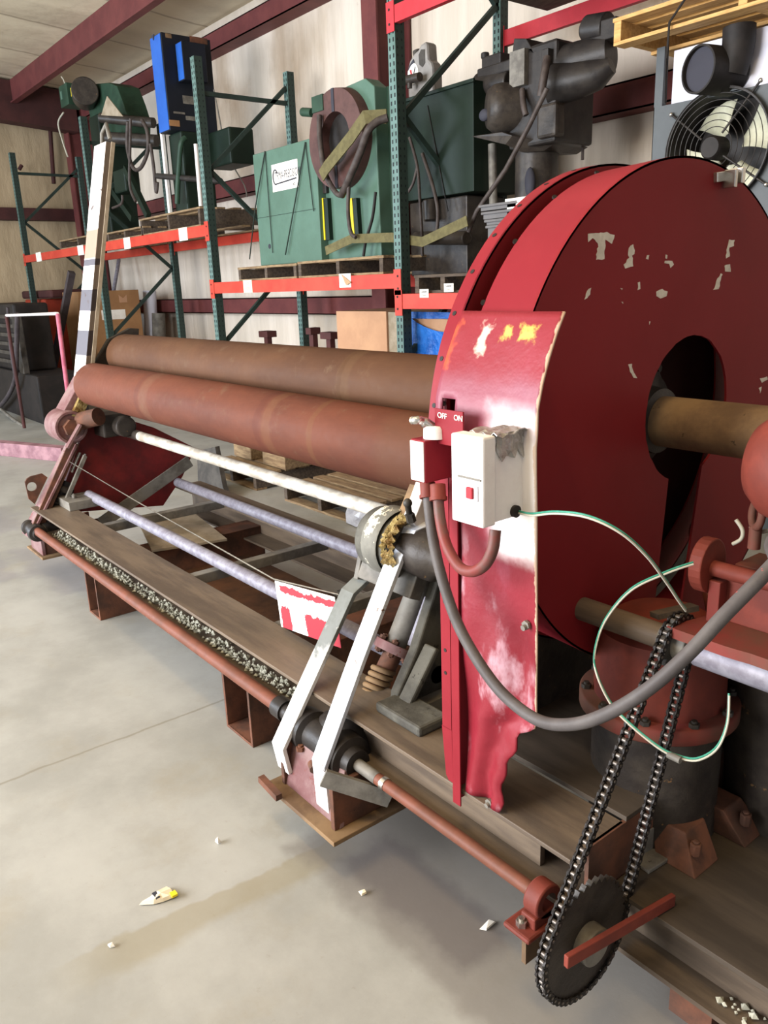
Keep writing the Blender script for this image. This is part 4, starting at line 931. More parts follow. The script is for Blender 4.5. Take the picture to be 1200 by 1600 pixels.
# ---- supports under the machine, debris and litter
def stub(x, label, w=.18):
    b = MB(); y0 = 1.175; y1 = 2.15; b.box(x-w/2, x+w/2, y0, y1, 0, .012); b.box(x-w/2, x+w/2, y0, y1, .285, .298); b.box(x-w/2, x-w/2+.012, y0, y1, .012, .285); b.box(x+w/2-.014, x+w/2, y0, y1, .012, .285)
    return tag(b.build('support_channel', 'rust', None, .002), label, 'support', 'steel supports under the machine')
stub(-3.95, 'rusty steel support under the front beam, farther one of two by the red bar', .16); stub(-2.42, 'rusty open-ended steel support under the front beam behind the white straps', .20)
random.seed(9)
b = MB()
for k in range(900):
    x = random.uniform(-4.5, -2.0); b.rock((x, BY0+random.uniform(.035, .085), BZ0+.012+random.uniform(0, .018)), random.uniform(.004, .012))
tag(b.build('grit', 'gravel'), 'pale crumbly grit lying along the lower flange of the front beam', 'grit', None, 'stuff')
b = MB()
for k in range(70):
    x = random.uniform(-.62, -.2); b.rock((x, 1.29+random.uniform(.0, .05), .159+random.uniform(0, .008)), random.choice((.004, .005, .007, .012)))
tag(b.build('grit', 'gravel'), 'pale lumps of grit along the deck edge right of the sprocket', 'grit', None, 'stuff')
def scrap(name, label, cat, pix, m, zt=.012):
    b = MB(); pts = [W(px, py, z=.004) for px, py in pix]; c = sum(pts, Vector())/len(pts); top = [p.lerp(c, .15)+Vector((0, 0, zt*random.uniform(.4, 1))) for p in pts]
    n = len(pts); b.add(pts+top+[c+Vector((0, 0, zt))], [(i, (i+1) % n, (i+1) % n+n, i+n) for i in range(n)]+[(i+n, (i+1) % n+n, 2*n) for i in range(n)]+[tuple(range(n))[::-1]])
    return tag(b.build(name, m), label, cat)
pw = scrap('paper_wrapper', 'torn cream paper wrapper with a yellow corner on the open floor', 'litter', [(217, 1414), (232, 1406), (246, 1398), (262, 1386), (270, 1391), (275, 1399), (268, 1404), (255, 1409), (240, 1413)], 'cream_paper', .016)
ORG[pw.name] = Vector(); b = MB(); p = W(271, 1396, z=.014); b.box(p.x-.008, p.x+.010, p.y-.008, p.y+.008, .009, .016); b.build('yellow_corner', 'yellow', pw)
b = MB(); p = W(244, 1400, z=.014); b.box(p.x-.014, p.x+.014, p.y-.006, p.y+.006, .012, .018); b.build('dark_print', 'ink', pw)
scrap('pebble', 'small white pebble on the floor above the torn paper wrapper', 'pebble', [(336, 1315), (341, 1313), (345, 1316), (341, 1319)], 'paper', .018)
scrap('paint_flake', 'pale flake on the floor between the sprocket and the torn wrapper', 'litter', [(749, 1452), (764, 1438), (775, 1441), (760, 1454)], 'paper', .006)
scrap('plastic_chip', 'small pale chip on the floor left of the torn paper wrapper', 'litter', [(168, 1477), (176, 1474), (180, 1479), (172, 1481)], 'paper', .006)
scrap('chip', 'tan fleck on the floor just right of the near foot plate', 'litter', [(560, 1393), (570, 1391), (573, 1396), (565, 1400)], 'cream_paper', .006)

# ================================================================== pallet rack along the wall
YF_, YR_ = 4.0, 5.05
rack = thing('pallet_rack', 'long green pallet rack with orange-red beams along the back wall', 'pallet rack', (-9.6, 4.5, 0))
PX = [-14.42, -11.1, -7.86, -4.83, -1.75]
tops = [W(20, 235, y=YF_).z, W(133, 177, y=YF_).z, W(303, 86, y=YF_).z, 5.0, 2.2]
tops = [tops[0], tops[1], tops[2], 4.6, 1.9]
rtops = [tops[0], tops[1], W(455, 108, y=YR_).z, 4.6, 1.9]
for x, h, hr in zip(PX, tops, rtops):
    for y, hh in ((YF_, h), (YR_, hr)):
        b = MB(); b.box(x-.04, x+.04, y, y+.012, 0, hh); b.box(x-.04, x-.03, y+.012, y+.085, 0, hh); b.box(x+.03, x+.04, y+.012, y+.085, 0, hh); b.box(x-.07, x+.07, y-.02, y+.11, 0, .01)
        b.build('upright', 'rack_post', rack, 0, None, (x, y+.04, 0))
    y0, y1 = YF_+.085, YR_; lv = [.2, 1.05, 1.9, 2.75, 3.6, 4.45]; lv = [z for z in lv if z < min(h, hr)-.02]
    for z in [lv[0]]+[min(h, hr)-.3]:
        b = MB(); b.bar((x, y0, z), (x, y1, z), .04, .04); b.build('brace', 'brace_green', rack)
    fl2 = False
    for za, zb_2 in zip(lv, lv[1:]):
        b = MB(); p, q = ((y0, za), (y1, zb_2)) if fl2 else ((y1, za), (y0, zb_2)); b.bar((x, p[0], p[1]), (x, q[0], q[1]), .04, .04); b.build('brace', 'brace_green', rack); fl2 = not fl2
def rbeam(i, z, m='rack_beam', rear=True, front=True, h=.11):
    out = []
    for y, on in ((YF_-.005, front), (YR_+.04, rear)):
        if not on: continue
        b = MB(); x0, x1 = PX[i]+.045, PX[i+1]-.045; b.box(x0, x1, y, y+.045, z-h, z)
        b.box(x0-.085, x0, y-.006, y, z-h-.05, z+.03); b.box(x1, x1+.085, y-.006, y, z-h-.05, z+.03)
        o = b.build('beam', m, rack, .002); out.append(o)
        k = MB()
        for xx in (x0-.05, x1+.05): k.cyl((xx, y-.0065, z-.02), (xx, y-.009, z-.02), .009, n=10); k.cyl((xx, y-.0065, z-h), (xx, y-.009, z-h), .009, n=10)
        k.build('rivets', 'rubber', o)
    return out
B1 = rbeam(0, 2.235); B2 = rbeam(1, 2.235); B3 = rbeam(2, 1.665); B4 = rbeam(3, 1.515, 'rack_beam'); B5 = rbeam(3, 3.43, 'rack_beam_red')
def tag_paper(px0, py0, px1, py1, beam, m='paper', lines=(), tilt=0):
    a = W(px0, py0, y=YF_-.012); c = W(px1, py1, y=YF_-.012); b = MB(); b.box(a.x, c.x, YF_-.0085, YF_-.006, c.z, a.z); o = b.build('label_card', m, beam)
    o_ = Vector(((a.x+c.x)/2, YF_-.0095, (a.z+c.z)/2)); wz = a.z-c.z
    for body, dz, sz, mm in lines: text('lettering', body, sz*wz, (o_.x, o_.y, o_.z+dz*wz), (1, 0, 0), (0, 0, 1), mm, o)
    return o
tag_paper(379, 438, 394, 457, B3[0], 'cream_paper', (('LOT', .22, .3, 'ink_soft'), ('1025', -.2, .38, 'ink_soft')))
t_ = tag_paper(529, 428, 548, 449, B3[0], 'paper', (('1025', -.1, .3, 'ink_soft'),))
b = MB(); b.prism([W(533, 428, y=YF_-.013), W(548, 441, y=YF_-.02), W(541, 446, y=YF_-.022)], (0, -.001, 0)); b.build('folded_corner', 'cardboard_pale', t_)
tag_paper(655, 452, 669, 465, B4[0], 'paper', (('Customer', .2, .26, 'ink'), ('Parts', -.22, .28, 'ink_soft')))
tag_paper(693, 443, 708, 456, B4[0], 'paper', (('Customer', .2, .26, 'ink'), ('Parts', -.22, .28, 'ink_soft')))
tag_paper(55, 395, 65, 408, B1[0]); tag_paper(120, 384, 131, 398, B1[0]); tag_paper(192, 372, 204, 388, B2[0]); tag_paper(278, 357, 293, 375, B2[0])
# wide deck sheet under the high right-hand level
b = MB(); b.box(PX[3]+.5, PX[4], YF_+.1, YR_-.0, 3.44, 3.5); tag(b.build('deck_board', 'wood_grey'), 'dark board lying on the top beams at the upper right', 'board')

def pallet(x0, x1, y0, y1, z, label, mats=('wood', 'wood_grey'), nb=6, h=.13, group='wooden pallets'):
    t = thing('pallet', label, 'pallet', ((x0+x1)/2, (y0+y1)/2, z), group)
    for k in range(3):
        x = x0+(x1-x0-.045)*k/2; b = MB().box(x, x+.045, y0, y1, z+.018, z+h-.02); b.build('stringer', mats[1], t, .002)
    for k in range(nb):
        y = y0+(y1-y0-.1)*k/(nb-1); b = MB().box(x0-.01, x1+.01, y, y+.1, z+h-.02, z+h); b.build('deck_board', mats[0], t, .002)
    for k in range(3):
        y = y0+(y1-y0-.1)*k/2; b = MB().box(x0, x1, y, y+.1, z, z+.018); b.build('bottom_board', mats[0], t, .002)
    return t
def px(p, y): return W(p[0], p[1], y=y)
z1_, z2_, z3_ = 2.235, 1.665, 1.515
YP = 4.03
pallet(px((92, 370), YP).x, px((150, 355), YP).x, YP, 5.1, z1_, 'weathered pallet under the green press at the far end of the rack')
pallet(px((166, 355), YP).x, px((222, 345), YP).x, YP, 5.1, z1_, 'weathered pallet half hidden behind the white lever post', h=.11)
pallet(px((218, 340), YP).x, px((312, 330), YP).x, YP, 5.1, z1_, 'weathered pallet under the blue control cabinet', h=.19)
pallet(px((372, 420), YP).x, px((462, 410), YP).x, YP, 5.1, z2_, 'grey pallet under the left half of the pale green machine', h=.13)
pallet(px((466, 420), YP).x, px((598, 405), YP).x, YP, 5.1, z2_, 'grey pallet under the ring end of the pale green machine', h=.14)
pallet(px((648, 430), YP).x, px((738, 420), YP).x, YP, 5.1, z3_, 'small grey pallet left of the drum guard on the rack', ('wood_grey', 'wood_grey'))

# ================================================================== loads on the rack
# --- green press with a motor, far left
YG = 4.3
zl_ = z1_+.13
pr_ = thing('punch_press', 'dark green press with round motor at the far end of the rack', 'press', (W(150, 350, y=YG).x, YG, zl_))
b = MB(); fb(b, 91, 136, 172, 106, YG-.15, .25); b.build('control_box', 'press_green', pr_, .01)
b = MB(); a = W(95, 150, y=YG-.155); b.box(a.x, a.x+.06, YG-.16, YG-.15, a.z-.05, a.z+.05); b.build('box_plate', 'machine_green', pr_)
b = MB(); a = W(111, 138, y=YG-.16); b.box(a.x, a.x+.05, YG-.17, YG-.15, a.z-.1, a.z); b.build('yellow_label', 'yellow', pr_)
b = MB(); c = W(133, 150, y=YG); b.lathe([(-.05, 0), (-.05, .17), (.3, .17), (.3, 0)], c, (1, -.35, 0), 32, True); b.build('motor', 'oily', pr_, .01)
arch = [W(140, 180, y=YG+.1), W(133, 150, y=YG+.1), W(148, 131, y=YG+.1), W(170, 129, y=YG+.1), W(182, 134, y=YG+.1), W(192, 160, y=YG+.1), W(200, 185, y=YG+.1), W(200, 222, y=YG+.1), W(165, 225, y=YG+.1), W(143, 220, y=YG+.1)]
b = MB(); b.prism(arch, (0, .3, 0)); b.build('belt_guard', 'press_green', pr_, .01)
b = MB(); a = W(140, 200, y=YG); c = W(170, 350, y=YG); b.box(a.x, a.x+.35, YG, YG+.4, zl_, W(150, 178, y=YG).z); b.build('column', 'machine_green_dark', pr_, .02)
b = MB(); b.cyl(W(158, 184, y=YG-.1), W(240, 192, y=YG+.3), .06); b.cyl(W(165, 215, y=YG-.1), W(245, 220, y=YG+.3), .07); b.build('arm', 'oily', pr_)
b = MB(); b.bar(W(178, 300, y=YG), W(208, 342, y=YG), .08, .06); b.bar(W(196, 262, y=YG), W(232, 338, y=YG), .08, .06); b.build('leg', 'machine_green_dark', pr_)
b = MB(); fb(b, 175, 268, 305, 196, YG-.02, .2); b.build('gear_case', 'machine_green_dark', pr_, .02)
b = MB(); b.prism([W(158, 180, y=YG-.16), W(167, 150, y=YG-.16), W(192, 182, y=YG-.16)], (0, .01, 0)); b.build('tripod_plate', 'tan_roll', pr_)
b = MB(); b.tube(spline([W(200, 190, y=YG-.2), W(199, 230, y=YG-.2), W(208, 262, y=YG-.2), W(220, 262, y=YG-.2), W(231, 235, y=YG-.2), W(230, 205, y=YG-.2), W(222, 188, y=YG-.2)]), .022, 10); b.tube(spline([W(204, 185, y=YG-.22), W(203, 240, y=YG-.22), W(203, 290, y=YG-.22), W(212, 315, y=YG-.22)]), .018, 8); b.tube(spline([W(176, 325, y=YG-.2), W(190, 318, y=YG-.2), W(191, 305, y=YG-.2)]), .016, 8); b.tube(spline([W(235, 225, y=YG-.2), W(240, 260, y=YG-.2), W(244, 300, y=YG-.2), W(246, 285, y=YG-.2)]), .02, 8); b.build('hose', 'hose', pr_)
b = MB(); b.tube(spline([W(99, 176, y=YG-.2), W(91, 192, y=YG-.2), W(97, 218, y=YG-.2), W(106, 245, y=YG-.2)]), .011, 8); b.build('white_hose', 'wire_white', pr_)
b = MB(); b.tube(spline([W(102, 132, y=YG-.1), W(99, 124, y=YG-.1), W(96, 120, y=YG-.1)]), .01, 8); b.build('antenna', 'wire_white', pr_)

# --- dark green machine with the blue control cabinet
YC = 4.12
xc_ = W(258, 120, y=YC).x
zc0 = z1_+.19
cabm = thing('milling_machine', 'dark green machine carrying a tall blue control cabinet on the rack', 'machine', (xc_, YC+.3, zc0))
zt_ = W(255, 47, y=YC).z; zb_3 = W(262, 205, y=YC).z
yb2 = W(334, 130, x=xc_).y
xl_ = W(241, 120, y=YC).x
b = MB(); b.box(xl_, xc_, YC, yb2, zb_3, zt_)
cab = b.build('control_cabinet', 'cab_navy_shade', cabm, .006, label='blue cabinet coloured navy for its shaded side, lit blue on the front')
b = MB(); b.box(xl_, xc_-.015, YC-.006, YC, zb_3+.01, zt_-.01); b.build('cabinet_lit_front', 'cab_blue_lit', cab)  # thin front layer in the lit copy of the cabinet blue
b = MB(); b.box(xl_-.05, xl_, YC+.02, YC+.05, zc0, zt_-.03); b.build('edge_strip', 'white_paint', cabm)
ya_c = W(276, 100, x=xc_).y; yb_c = W(312, 100, x=xc_).y; za_c = W(280, 70, x=xc_).z; zb_c = W(285, 130, x=xc_).z
b = MB(); b.box(xc_, xc_+.16, ya_c, yb_c, zb_c, za_c); pnl = b.build('panel_box', 'cab_navy_shade', cab, .006)
b = MB(); b.box(xc_+.02, xc_+.155, ya_c-.004, ya_c, zb_c+.01, za_c-.01); b.build('panel_lit_front', 'cab_blue_lit', cab)
for (x0p, y0p, x1p, y1p, m) in ((285, 149, 306, 164, 'steel_grey'), (264, 187, 281, 198, 'cardboard'), (271, 174, 289, 179, 'steel_grey'), (290, 181, 305, 189, 'steel_grey'), (296, 56, 324, 70, 'rust'), (258, 52, 268, 60, 'rusty_plate')):
    p, q = W(x0p, y0p, x=xc_), W(x1p, y1p, x=xc_); b = MB(); b.box(xc_, xc_+.004, p.y, q.y, q.z, p.z); b.build('label_plate', m, cab)
b = MB(); p = W(240, 58, y=YC-.006); b.prism([p+Vector((-.03, 0, .02)), p+Vector((.03, 0, .02)), p+Vector((.0, 0, -.03))], (0, -.01, 0)); b.build('door_latch', 'ink', cab)
b = MB(); b.box(xl_-.02, xl_+.30, YC+.1, yb2-.1, zc0, zb_3); b.build('column', 'machine_green_dark', cabm, .02)
b = MB(); a = W(330, 215, y=4.7); b.box(xc_-.05, xc_+.5, 4.55, 4.85, W(330, 270, y=4.7).z, a.z); b.build('gear_head', 'machine_green_dark', cabm, .02)
b = MB(); q = [W(290, 215, y=YC+.05), W(283, 225, y=YC), W(280, 260, y=YC), W(278, 290, y=YC), W(277, 318, y=YC)]; b.tube(spline(q), .028, 10); b.build('conduit_hose', 'press_green', cabm)
b = MB(); b.cyl(W(306, 225, y=YC), W(314, 322, y=YC), .022); b.build('white_rod', 'white_paint', cabm)
b = MB(); b.cyl(W(246, 275, y=YC-.02), W(345, 283, y=YC+.1), .03); b.build('cross_rod', 'black_iron', cabm)
b = MB(); b.tube(spline([W(334, 140, x=xc_+.1), W(342, 180, x=xc_+.1), W(352, 230, x=xc_+.1), W(366, 262, x=xc_+.1), W(382, 290, x=xc_+.1), W(386, 308, x=xc_+.1)]), .008, 6); tag(b.build('power_cord', 'steel_grey'), 'thin cord hanging down the wall right of the blue cabinet', 'cord')

# --- pale green machine with the face ring
YM = 4.13
zm = z2_+.135
gm = thing('ring_machine', 'pale green machine with a brown face ring and a logo card on its cabinet', 'machine', (W(500, 390, y=YM).x, YM+.3, zm))
x0 = W(399, 300, y=YM).x; x1 = W(497, 300, y=YM).x; zt_ = W(450, 226, y=YM).z
b = MB(); b.box(x0, x1, YM, YM+.55, zm, zt_); gc = b.build('cabinet', 'machine_green', gm, .006)
b = MB(); b.box(x1-.02, x1+.05, YM+.05, YM+.4, zm+.55, zt_-.05); b.build('dark_gap', 'black_iron', gm)
b = MB(); zs = W(450, 333, y=YM).z; b.box(x0+.01, x1-.05, YM-.002, YM, zs-.004, zs); b.build('seam', 'machine_green_dark', gc)
b = MB(); p = W(421, 385, y=YM-.003); b.cyl(p, p+Vector((0, .004, 0)), .022, n=16); b.build('cable_hole', 'ink', gc)
p, q = W(424, 262, y=YM-.004), W(467, 296, y=YM-.004)
b = MB(); b.box(p.x, q.x, YM-.004, YM-.001, q.z+.02, p.z+.02); lc = b.build('logo_card', 'paper', gc, label='white card with dark logo lettering')
cw = q.x-p.x; chh = p.z-q.z; cx_, cz_ = (p.x+q.x)/2, (p.z+q.z)/2+.02
text('lettering', 'TRMA-PRECISION', chh*.42, (cx_+cw*.10, YM-.0045, cz_+chh*.05), (1, 0, 0), (0, 0, 1), 'ink', lc, xs=.56)
b = MB(); b.tube([Vector((cx_-cw*.36+math.cos(t)*cw*.085, YM-.006, cz_+chh*.03+math.sin(t)*chh*.27)) for t in [PI*.15+k*PI*1.45/18 for k in range(19)]]+[Vector((cx_+cw*.44, YM-.006, cz_-chh*.16))], .006, 6); b.build('logo_ring', 'ink', lc)
text('lettering', 'ks', chh*.22, (cx_+cw*.34, YM-.0045, cz_-chh*.34), (1, 0, 0), (0, 0, 1), 'ink', lc)
# head plate with ring
xh0, xh1 = W(502, 300, y=YM+.05).x, W(588, 300, y=YM+.05).x
YH = YM+.08
b = MB(); pz = [W(501, 405, y=YH), W(500, 310, y=YH), W(508, 290, y=YH), W(500, 160, y=YH), W(570, 122, y=YH), W(582, 140, y=YH), W(582, 400, y=YH)]; pz[0].z = zm; pz[-1].z = zm
pz = [Vector((xh0, YH, zm)), Vector((xh0, YH, W(500, 300, y=YH).z)), Vector((xh0, YH, W(495, 155, y=YH).z)), Vector((W(570, 122, y=YH).x, YH, W(570, 122, y=YH).z)), Vector((xh1-.02, YH, W(582, 135, y=YH).z)), Vector((xh1, YH, zm))]
b.prism(pz, (0, .14, 0)); b.build('head_plate', 'machine_green', gm, .008)
rc = W(534, 218, y=YH-.02)
b = MB(); b.lathe([(0, .20), (0, .37), (.09, .38), (.09, .20), (0, .20)], (rc.x, YH-.09, rc.z), (0, 1, 0), 56, True); b.build('face_ring', 'brown_ring', gm)
b = MB(); b.lathe([(.0, 0), (0, .21)], (rc.x, YH-.005, rc.z), (0, 1, 0), 40); b.build('ring_bore', 'rubber', gm)
b = MB()
for a in (90, -90): t = math.radians(a); b.bar(Vector((rc.x, YH-.093, rc.z+math.sin(t)*.2)), Vector((rc.x, YH-.093, rc.z+math.sin(t)*.37)), .035, .006)
b.build('ring_slots', 'ink', gm)
b = MB(); fb(b, 486, 152, 178, 504, YH-.1, .15); b.cyl(W(473, 175, y=YH-.05), W(488, 176, y=YH-.05), .035); b.build('junction_box', 'press_green', gm, .004)
b = MB(); b.tube(spline([W(499, 180, y=YH-.12), W(500, 220, y=YH-.14), W(508, 270, y=YH-.16), (W(524, 300, y=YH-.16)), W(534, 305, y=YH-.16)]), .022, 10)
b.tube(spline([W(534, 305, y=YH-.16), W(545, 280, y=YH-.2), W(562, 240, y=YH-.2), W(575, 205, y=YH-.2), W(590, 190, y=YH-.15), W(606, 184, y=YH-.1)]), .030, 10)
b.tube(spline([W(545, 290, y=YH-.18), W(544, 330, y=YH-.18), W(548, 362, y=YH-.18), W(556, 371, y=YH-.18)]), .016, 8); b.build('hose', 'hose', gm)
for (xt, yt, xb_, yb3) in ((504, 310, 508, 375), (549, 310, 553, 366)):
    b = MB(); b.bar(W(xt, yt, y=YH-.03), W(xb_, yb3, y=YH-.03), .05, .03, (1, 0, 0)); b.build('yellow_stop', 'yellow', gm); b = MB(); b.bar(W(xt+7, yt, y=YH-.02), W(xb_+7, yb3, y=YH-.02), .06, .04, (1, 0, 0)); b.build('slide_bar', 'machine_green_dark', gm)
b = MB(); fb(b, 588, 140, 395, 612, YM+.2, .07); b.build('side_case', 'press_green', gm, .01)
b = MB(); fb(b, 575, 145, 305, 590, YM+.16, .1); b.build('dark_slot', 'black_iron', gm)
b = MB(); b.tube(spline([W(587, 300, y=YM+.0), W(582, 340, y=YM), W(572, 375, y=YM), W(568, 400, y=YM)]), .012, 8); b.build('black_lead', 'rubber', gm)
b = MB()
b.strip([W(502, 275, y=YH-.22), W(510, 262, y=YH-.22), W(548, 215, y=YH-.22), W(570, 183, y=YH-.2), W(604, 182, y=YH-.1)], .01, .10, (0, 1, 0))
b.strip([W(509, 392, y=YM-.06), W(550, 373, y=YM-.06), W(612, 371, y=YM-.04), W(660, 378, y=YM-.02), W(730, 345, y=YM-.02)], .006, .07, (0, 1, 0))
tag(b.build('lifting_sling', 'sling'), 'flat olive lifting sling draped over the ring machine', 'sling')
b = MB(); b.tube([W(414, 236, y=YM-.01), W(398, 330, y=YM-.03), W(390, 405, y=YM-.03)], .006, 6); b.tube([W(477, 222, y=YM-.01), W(462, 310, y=YM-.02), W(446, 398, y=YM-.03)], .006, 6); b.tube([W(414, 236, y=YM-.01), W(426, 395, y=YM-.012)], .004, 6); b.tube([W(477, 222, y=YM-.01), W(490, 330, y=YM-.012)], .004, 6); tag(b.build('tie_down_cord', 'machine_green_dark'), 'thin dark tie-down cords over the pale green cabinet', 'cord')

# --- dark green tank box and bottle
YT = 4.42
tz0, tz1 = W(700, 370, y=YT).z, W(680, 142, y=YT).z
xt0, xt1 = W(618, 250, y=YT).x, W(740, 250, y=YT).x
b = MB(); b.box(xt0, xt1, YT, YT+.5, W(640, 318, y=YT+.05).z+.012, tz1); b.box(xt0, xt1+.02, YT-.02, YT, tz1-.02, tz1+.005)
tank = b.build('tank', 'machine_green_dark', None, .004); tag(tank, 'large dark green sheet metal box behind the perforated rack upright', 'tank')
ORG[tank.name] = Vector()
b = MB(); b.bar(W(668, 165, y=YT-.004), W(700, 330, y=YT-.004), .006, .006); b.build('seam', 'rubber', tank)
b = MB(); fb(b, 640, 318, 432, 730, YT+.05, .4); b.cyl(W(650, 372, y=YT), W(730, 372, y=YT), .05); b.cyl(W(672, 312, y=YT), W(674, 345, y=YT), .06); tag(b.build('pump_skid', 'oily', None, .01), 'greasy dark machinery below the dark green box', 'machinery')
b = MB(); b.tube(spline([W(640, 215, y=YT-.1), W(652, 260, y=YT-.12), W(656, 310, y=YT-.12), W(659, 360, y=YT-.1), W(660, 400, y=YT-.1)]), .012, 8); b.tube(spline([W(660, 240, y=YT-.08), W(676, 290, y=YT-.1), W(684, 330, y=YT-.1), W(680, 370, y=YT-.1), W(665, 378, y=YT-.1)]), .014, 8); b.tube(spline([W(652, 260, y=YT-.12), W(646, 285, y=YT-.12), W(638, 300, y=YT-.12)]), .011, 8); tag(b.build('hanging_hose', 'hose', None), 'hoses hanging in front of the dark green box', 'hose')
bx_ = W(661, 140, y=YT+.15); zb_b = tz1+.005
bot = thing('oil_bottle', 'grey motor oil bottle standing on the dark green box', 'bottle', (bx_.x, YT+.15, zb_b))
zt_b = W(672, 66, y=YT+.15).z; hb_ = zt_b-zb_b; wb = W(683, 110, y=YT+.15).x-W(643, 110, y=YT+.15).x
x0 = W(643, 110, y=YT+.15).x
def sil(u, v): return Vector((x0+u*wb, YT+.1, zb_b+v*hb_))
b = MB(); b.prism([sil(.02, 0), sil(1, 0), sil(1, .50), sil(.95, .6), sil(.83, .68), sil(.80, .98), sil(.72, 1), sil(.58, .98), sil(.46, .9), sil(.30, .86), sil(.12, .76), sil(.02, .62)], (0, .11, 0)); bo = b.build('bottle_body', 'bottle_grey', bot, .02)
b = MB(); b.cyl(sil(.27, .84)+Vector((0, .05, 0)), sil(.24, .93)+Vector((0, .05, 0)), .035); b.build('cap', 'dark_steel', bot)
b = MB(); b.prism([sil(.60, .88)+Vector((0, -.004, 0)), sil(.74, .86)+Vector((0, -.004, 0)), sil(.74, .62)+Vector((0, -.004, 0)), sil(.64, .56)+Vector((0, -.004, 0)), sil(.52, .62)+Vector((0, -.004, 0)), sil(.50, .80)+Vector((0, -.004, 0))], (0, .003, 0)); b.build('handle_recess', 'dark_steel', bot)
lcx, lcz = .26, .50
el = [sil(lcx, lcz)+Vector((math.cos(t)*wb*.21, -.004, math.sin(t)*hb_*.19)) for t in [2*PI*k/24 for k in range(24)]]
b = MB(); b.prism(el, (0, .003, 0)); lb = b.build('label', 'paper', bot)
up3 = Vector((0, -.006, 0))
b = MB(); b.prism([sil(.14, .58)+up3, sil(.21, .58)+up3, sil(.26, .41)+up3, sil(.23, .38)+up3], (0, .001, 0)); b.build('logo_stroke', 'ink_red', lb)
b = MB(); b.prism([sil(.38, .61)+up3, sil(.345, .61)+up3, sil(.25, .42)+up3, sil(.265, .39)+up3], (0, .001, 0)); b.build('logo_stroke', 'cab_navy_shade', lb)
b = MB(); b.prism([sil(.05, .56)+up3, sil(.14, .67)+up3, sil(.30, .76)+up3, sil(.33, .69)+up3, sil(.2, .66)+up3], (0, .002, 0)); b.build('label_arc', 'ink', bot)
b = MB(); b.cyl(W(632, 126, y=YT+.02), W(656, 120, y=YT+.02), .032); b.cyl(W(640, 138, y=YT+.02), W(640, 128, y=YT+.02), .02); tag(b.build('pipe_fitting', 'oily'), 'rusty pipe fitting in front of the oil bottle', 'pipe fitting')

# --- dark hydraulic drill head on a column
YD = 4.55
dr = thing('drill_head', 'black greasy drilling machine head on a round column above the drum', 'drilling machine', (W(820, 300, y=YD).x, YD, z3_))
def wb_(mb, xl, yt, yb, xr, Y, d): return fb(mb, xl, yt, yb, xr, Y, d)
cc = W(838, 300, y=YD+.1)
b = MB(); b.lathe([(0, .22), (.05, .22), (.06, .15), (W(838, 236, y=YD+.1).z-z3_, .15)], (cc.x, YD+.1, z3_), (0, 0, 1), 36); b.build('column', 'oily', dr)
b = MB(); p0 = W(828, 285, y=YD-.06); b.ball(p0, .07, 16, (.6, .4, 1.4)); b.build('column_slot', 'ink', dr)
b = MB(); wb_(b, 795, 82, 235, 868, YD-.1, .4); b.build('head_body', 'black_iron', dr, .02)
b = MB(); b.prism([W(800, 84, y=YD-.1), W(803, 60, y=YD-.1), W(822, 60, y=YD-.1), W(836, 84, y=YD-.1)], (0, .3, 0)); b.build('head_hood', 'black_iron', dr, .005)
b = MB(); wb_(b, 796, 82, 138, 819, YD-.14, .04); b.build('plate_cover', 'steel_grey', dr, .002)
b = MB(); wb_(b, 752, 90, 112, 782, YD, .25); wb_(b, 745, 108, 125, 800, YD-.02, .28); b.cyl(W(749, 134, y=YD+.05), W(800, 128, y=YD+.05), .085); b.cyl(W(758, 82, y=YD+.05), W(758, 92, y=YD+.05), .03); b.build('valve_block', 'black_iron', dr, .01)
c = W(774, 172, y=YD-.12)
b = MB(); b.lathe([(-.10, 0), (-.10, .05), (-.09, .12), (-.05, .15), (.0, .16), (.15, .16), (.15, 0)], c+Vector((.05, 0, 0)), (.55, .8, 0), 36); b.build('motor_bell', 'oily', dr)
b = MB(); b.ball(c+Vector((-.02, -.085, -.035)), .05, 14, (1, .5, .8)); b.build('bell_port', 'ink', dr)
b = MB(); b.prism([W(735, 213, y=YD-.2), W(784, 206, y=YD-.2), W(800, 212, y=YD-.2), W(868, 224, y=YD), W(850, 236, y=YD), W(815, 238, y=YD-.1), W(790, 226, y=YD-.2)], (0, .35, 0)); b.build('tray', 'oily', dr, .004)
b = MB(); wb_(b, 838, 165, 218, 868, YD-.14, .1); b.build('lower_block', 'oily', dr, .02)
b = MB(); b.cyl(W(868, 105, y=YD), W(955, 82, y=YD+.1), .115); b.build('ram_cylinder', 'black_iron', dr)
b = MB(); b.tube([W(862, 132, y=YD-.05), W(900, 126, y=YD), W(935, 116, y=YD+.02), W(956, 102, y=YD+.04)], [.13, .115, .09, .05], 24); b.build('ram_boom', 'black_iron', dr)
b = MB(); b.box(*[W(862, 100, y=YD-.05).x, W(872, 100, y=YD-.05).x], YD-.15, YD+.15, W(866, 150, y=YD).z, W(866, 84, y=YD).z); b.build('boom_flange', 'black_iron', dr, .004)
b = MB(); b.cyl(W(918, 47, y=YD+.1), W(950, 42, y=YD+.1), .085); wb_(b, 938, 32, 58, 962, YD, .2); wb_(b, 912, 62, 72, 965, YD, .2); b.cyl(W(914, 46, y=YD+.1), W(920, 46, y=YD+.1), .065); b.build('top_pump', 'black_iron', dr, .008)
b = MB(); b.tube(spline([W(855, 90, y=YD-.2), W(850, 120, y=YD-.25), W(845, 150, y=YD-.25)]), .025, 8); b.tube([W(855, 138, y=YD-.3), W(825, 200, y=YD-.32), W(790, 265, y=YD-.34), W(745, 330, y=YD-.36), W(732, 362, y=YD-.36)], .016, 8); b.tube(spline([W(816, 140, y=YD-.12), W(818, 165, y=YD-.15), W(822, 180, y=YD-.15)]), .02, 8); b.build('hydraulic_hose', 'hose', dr)
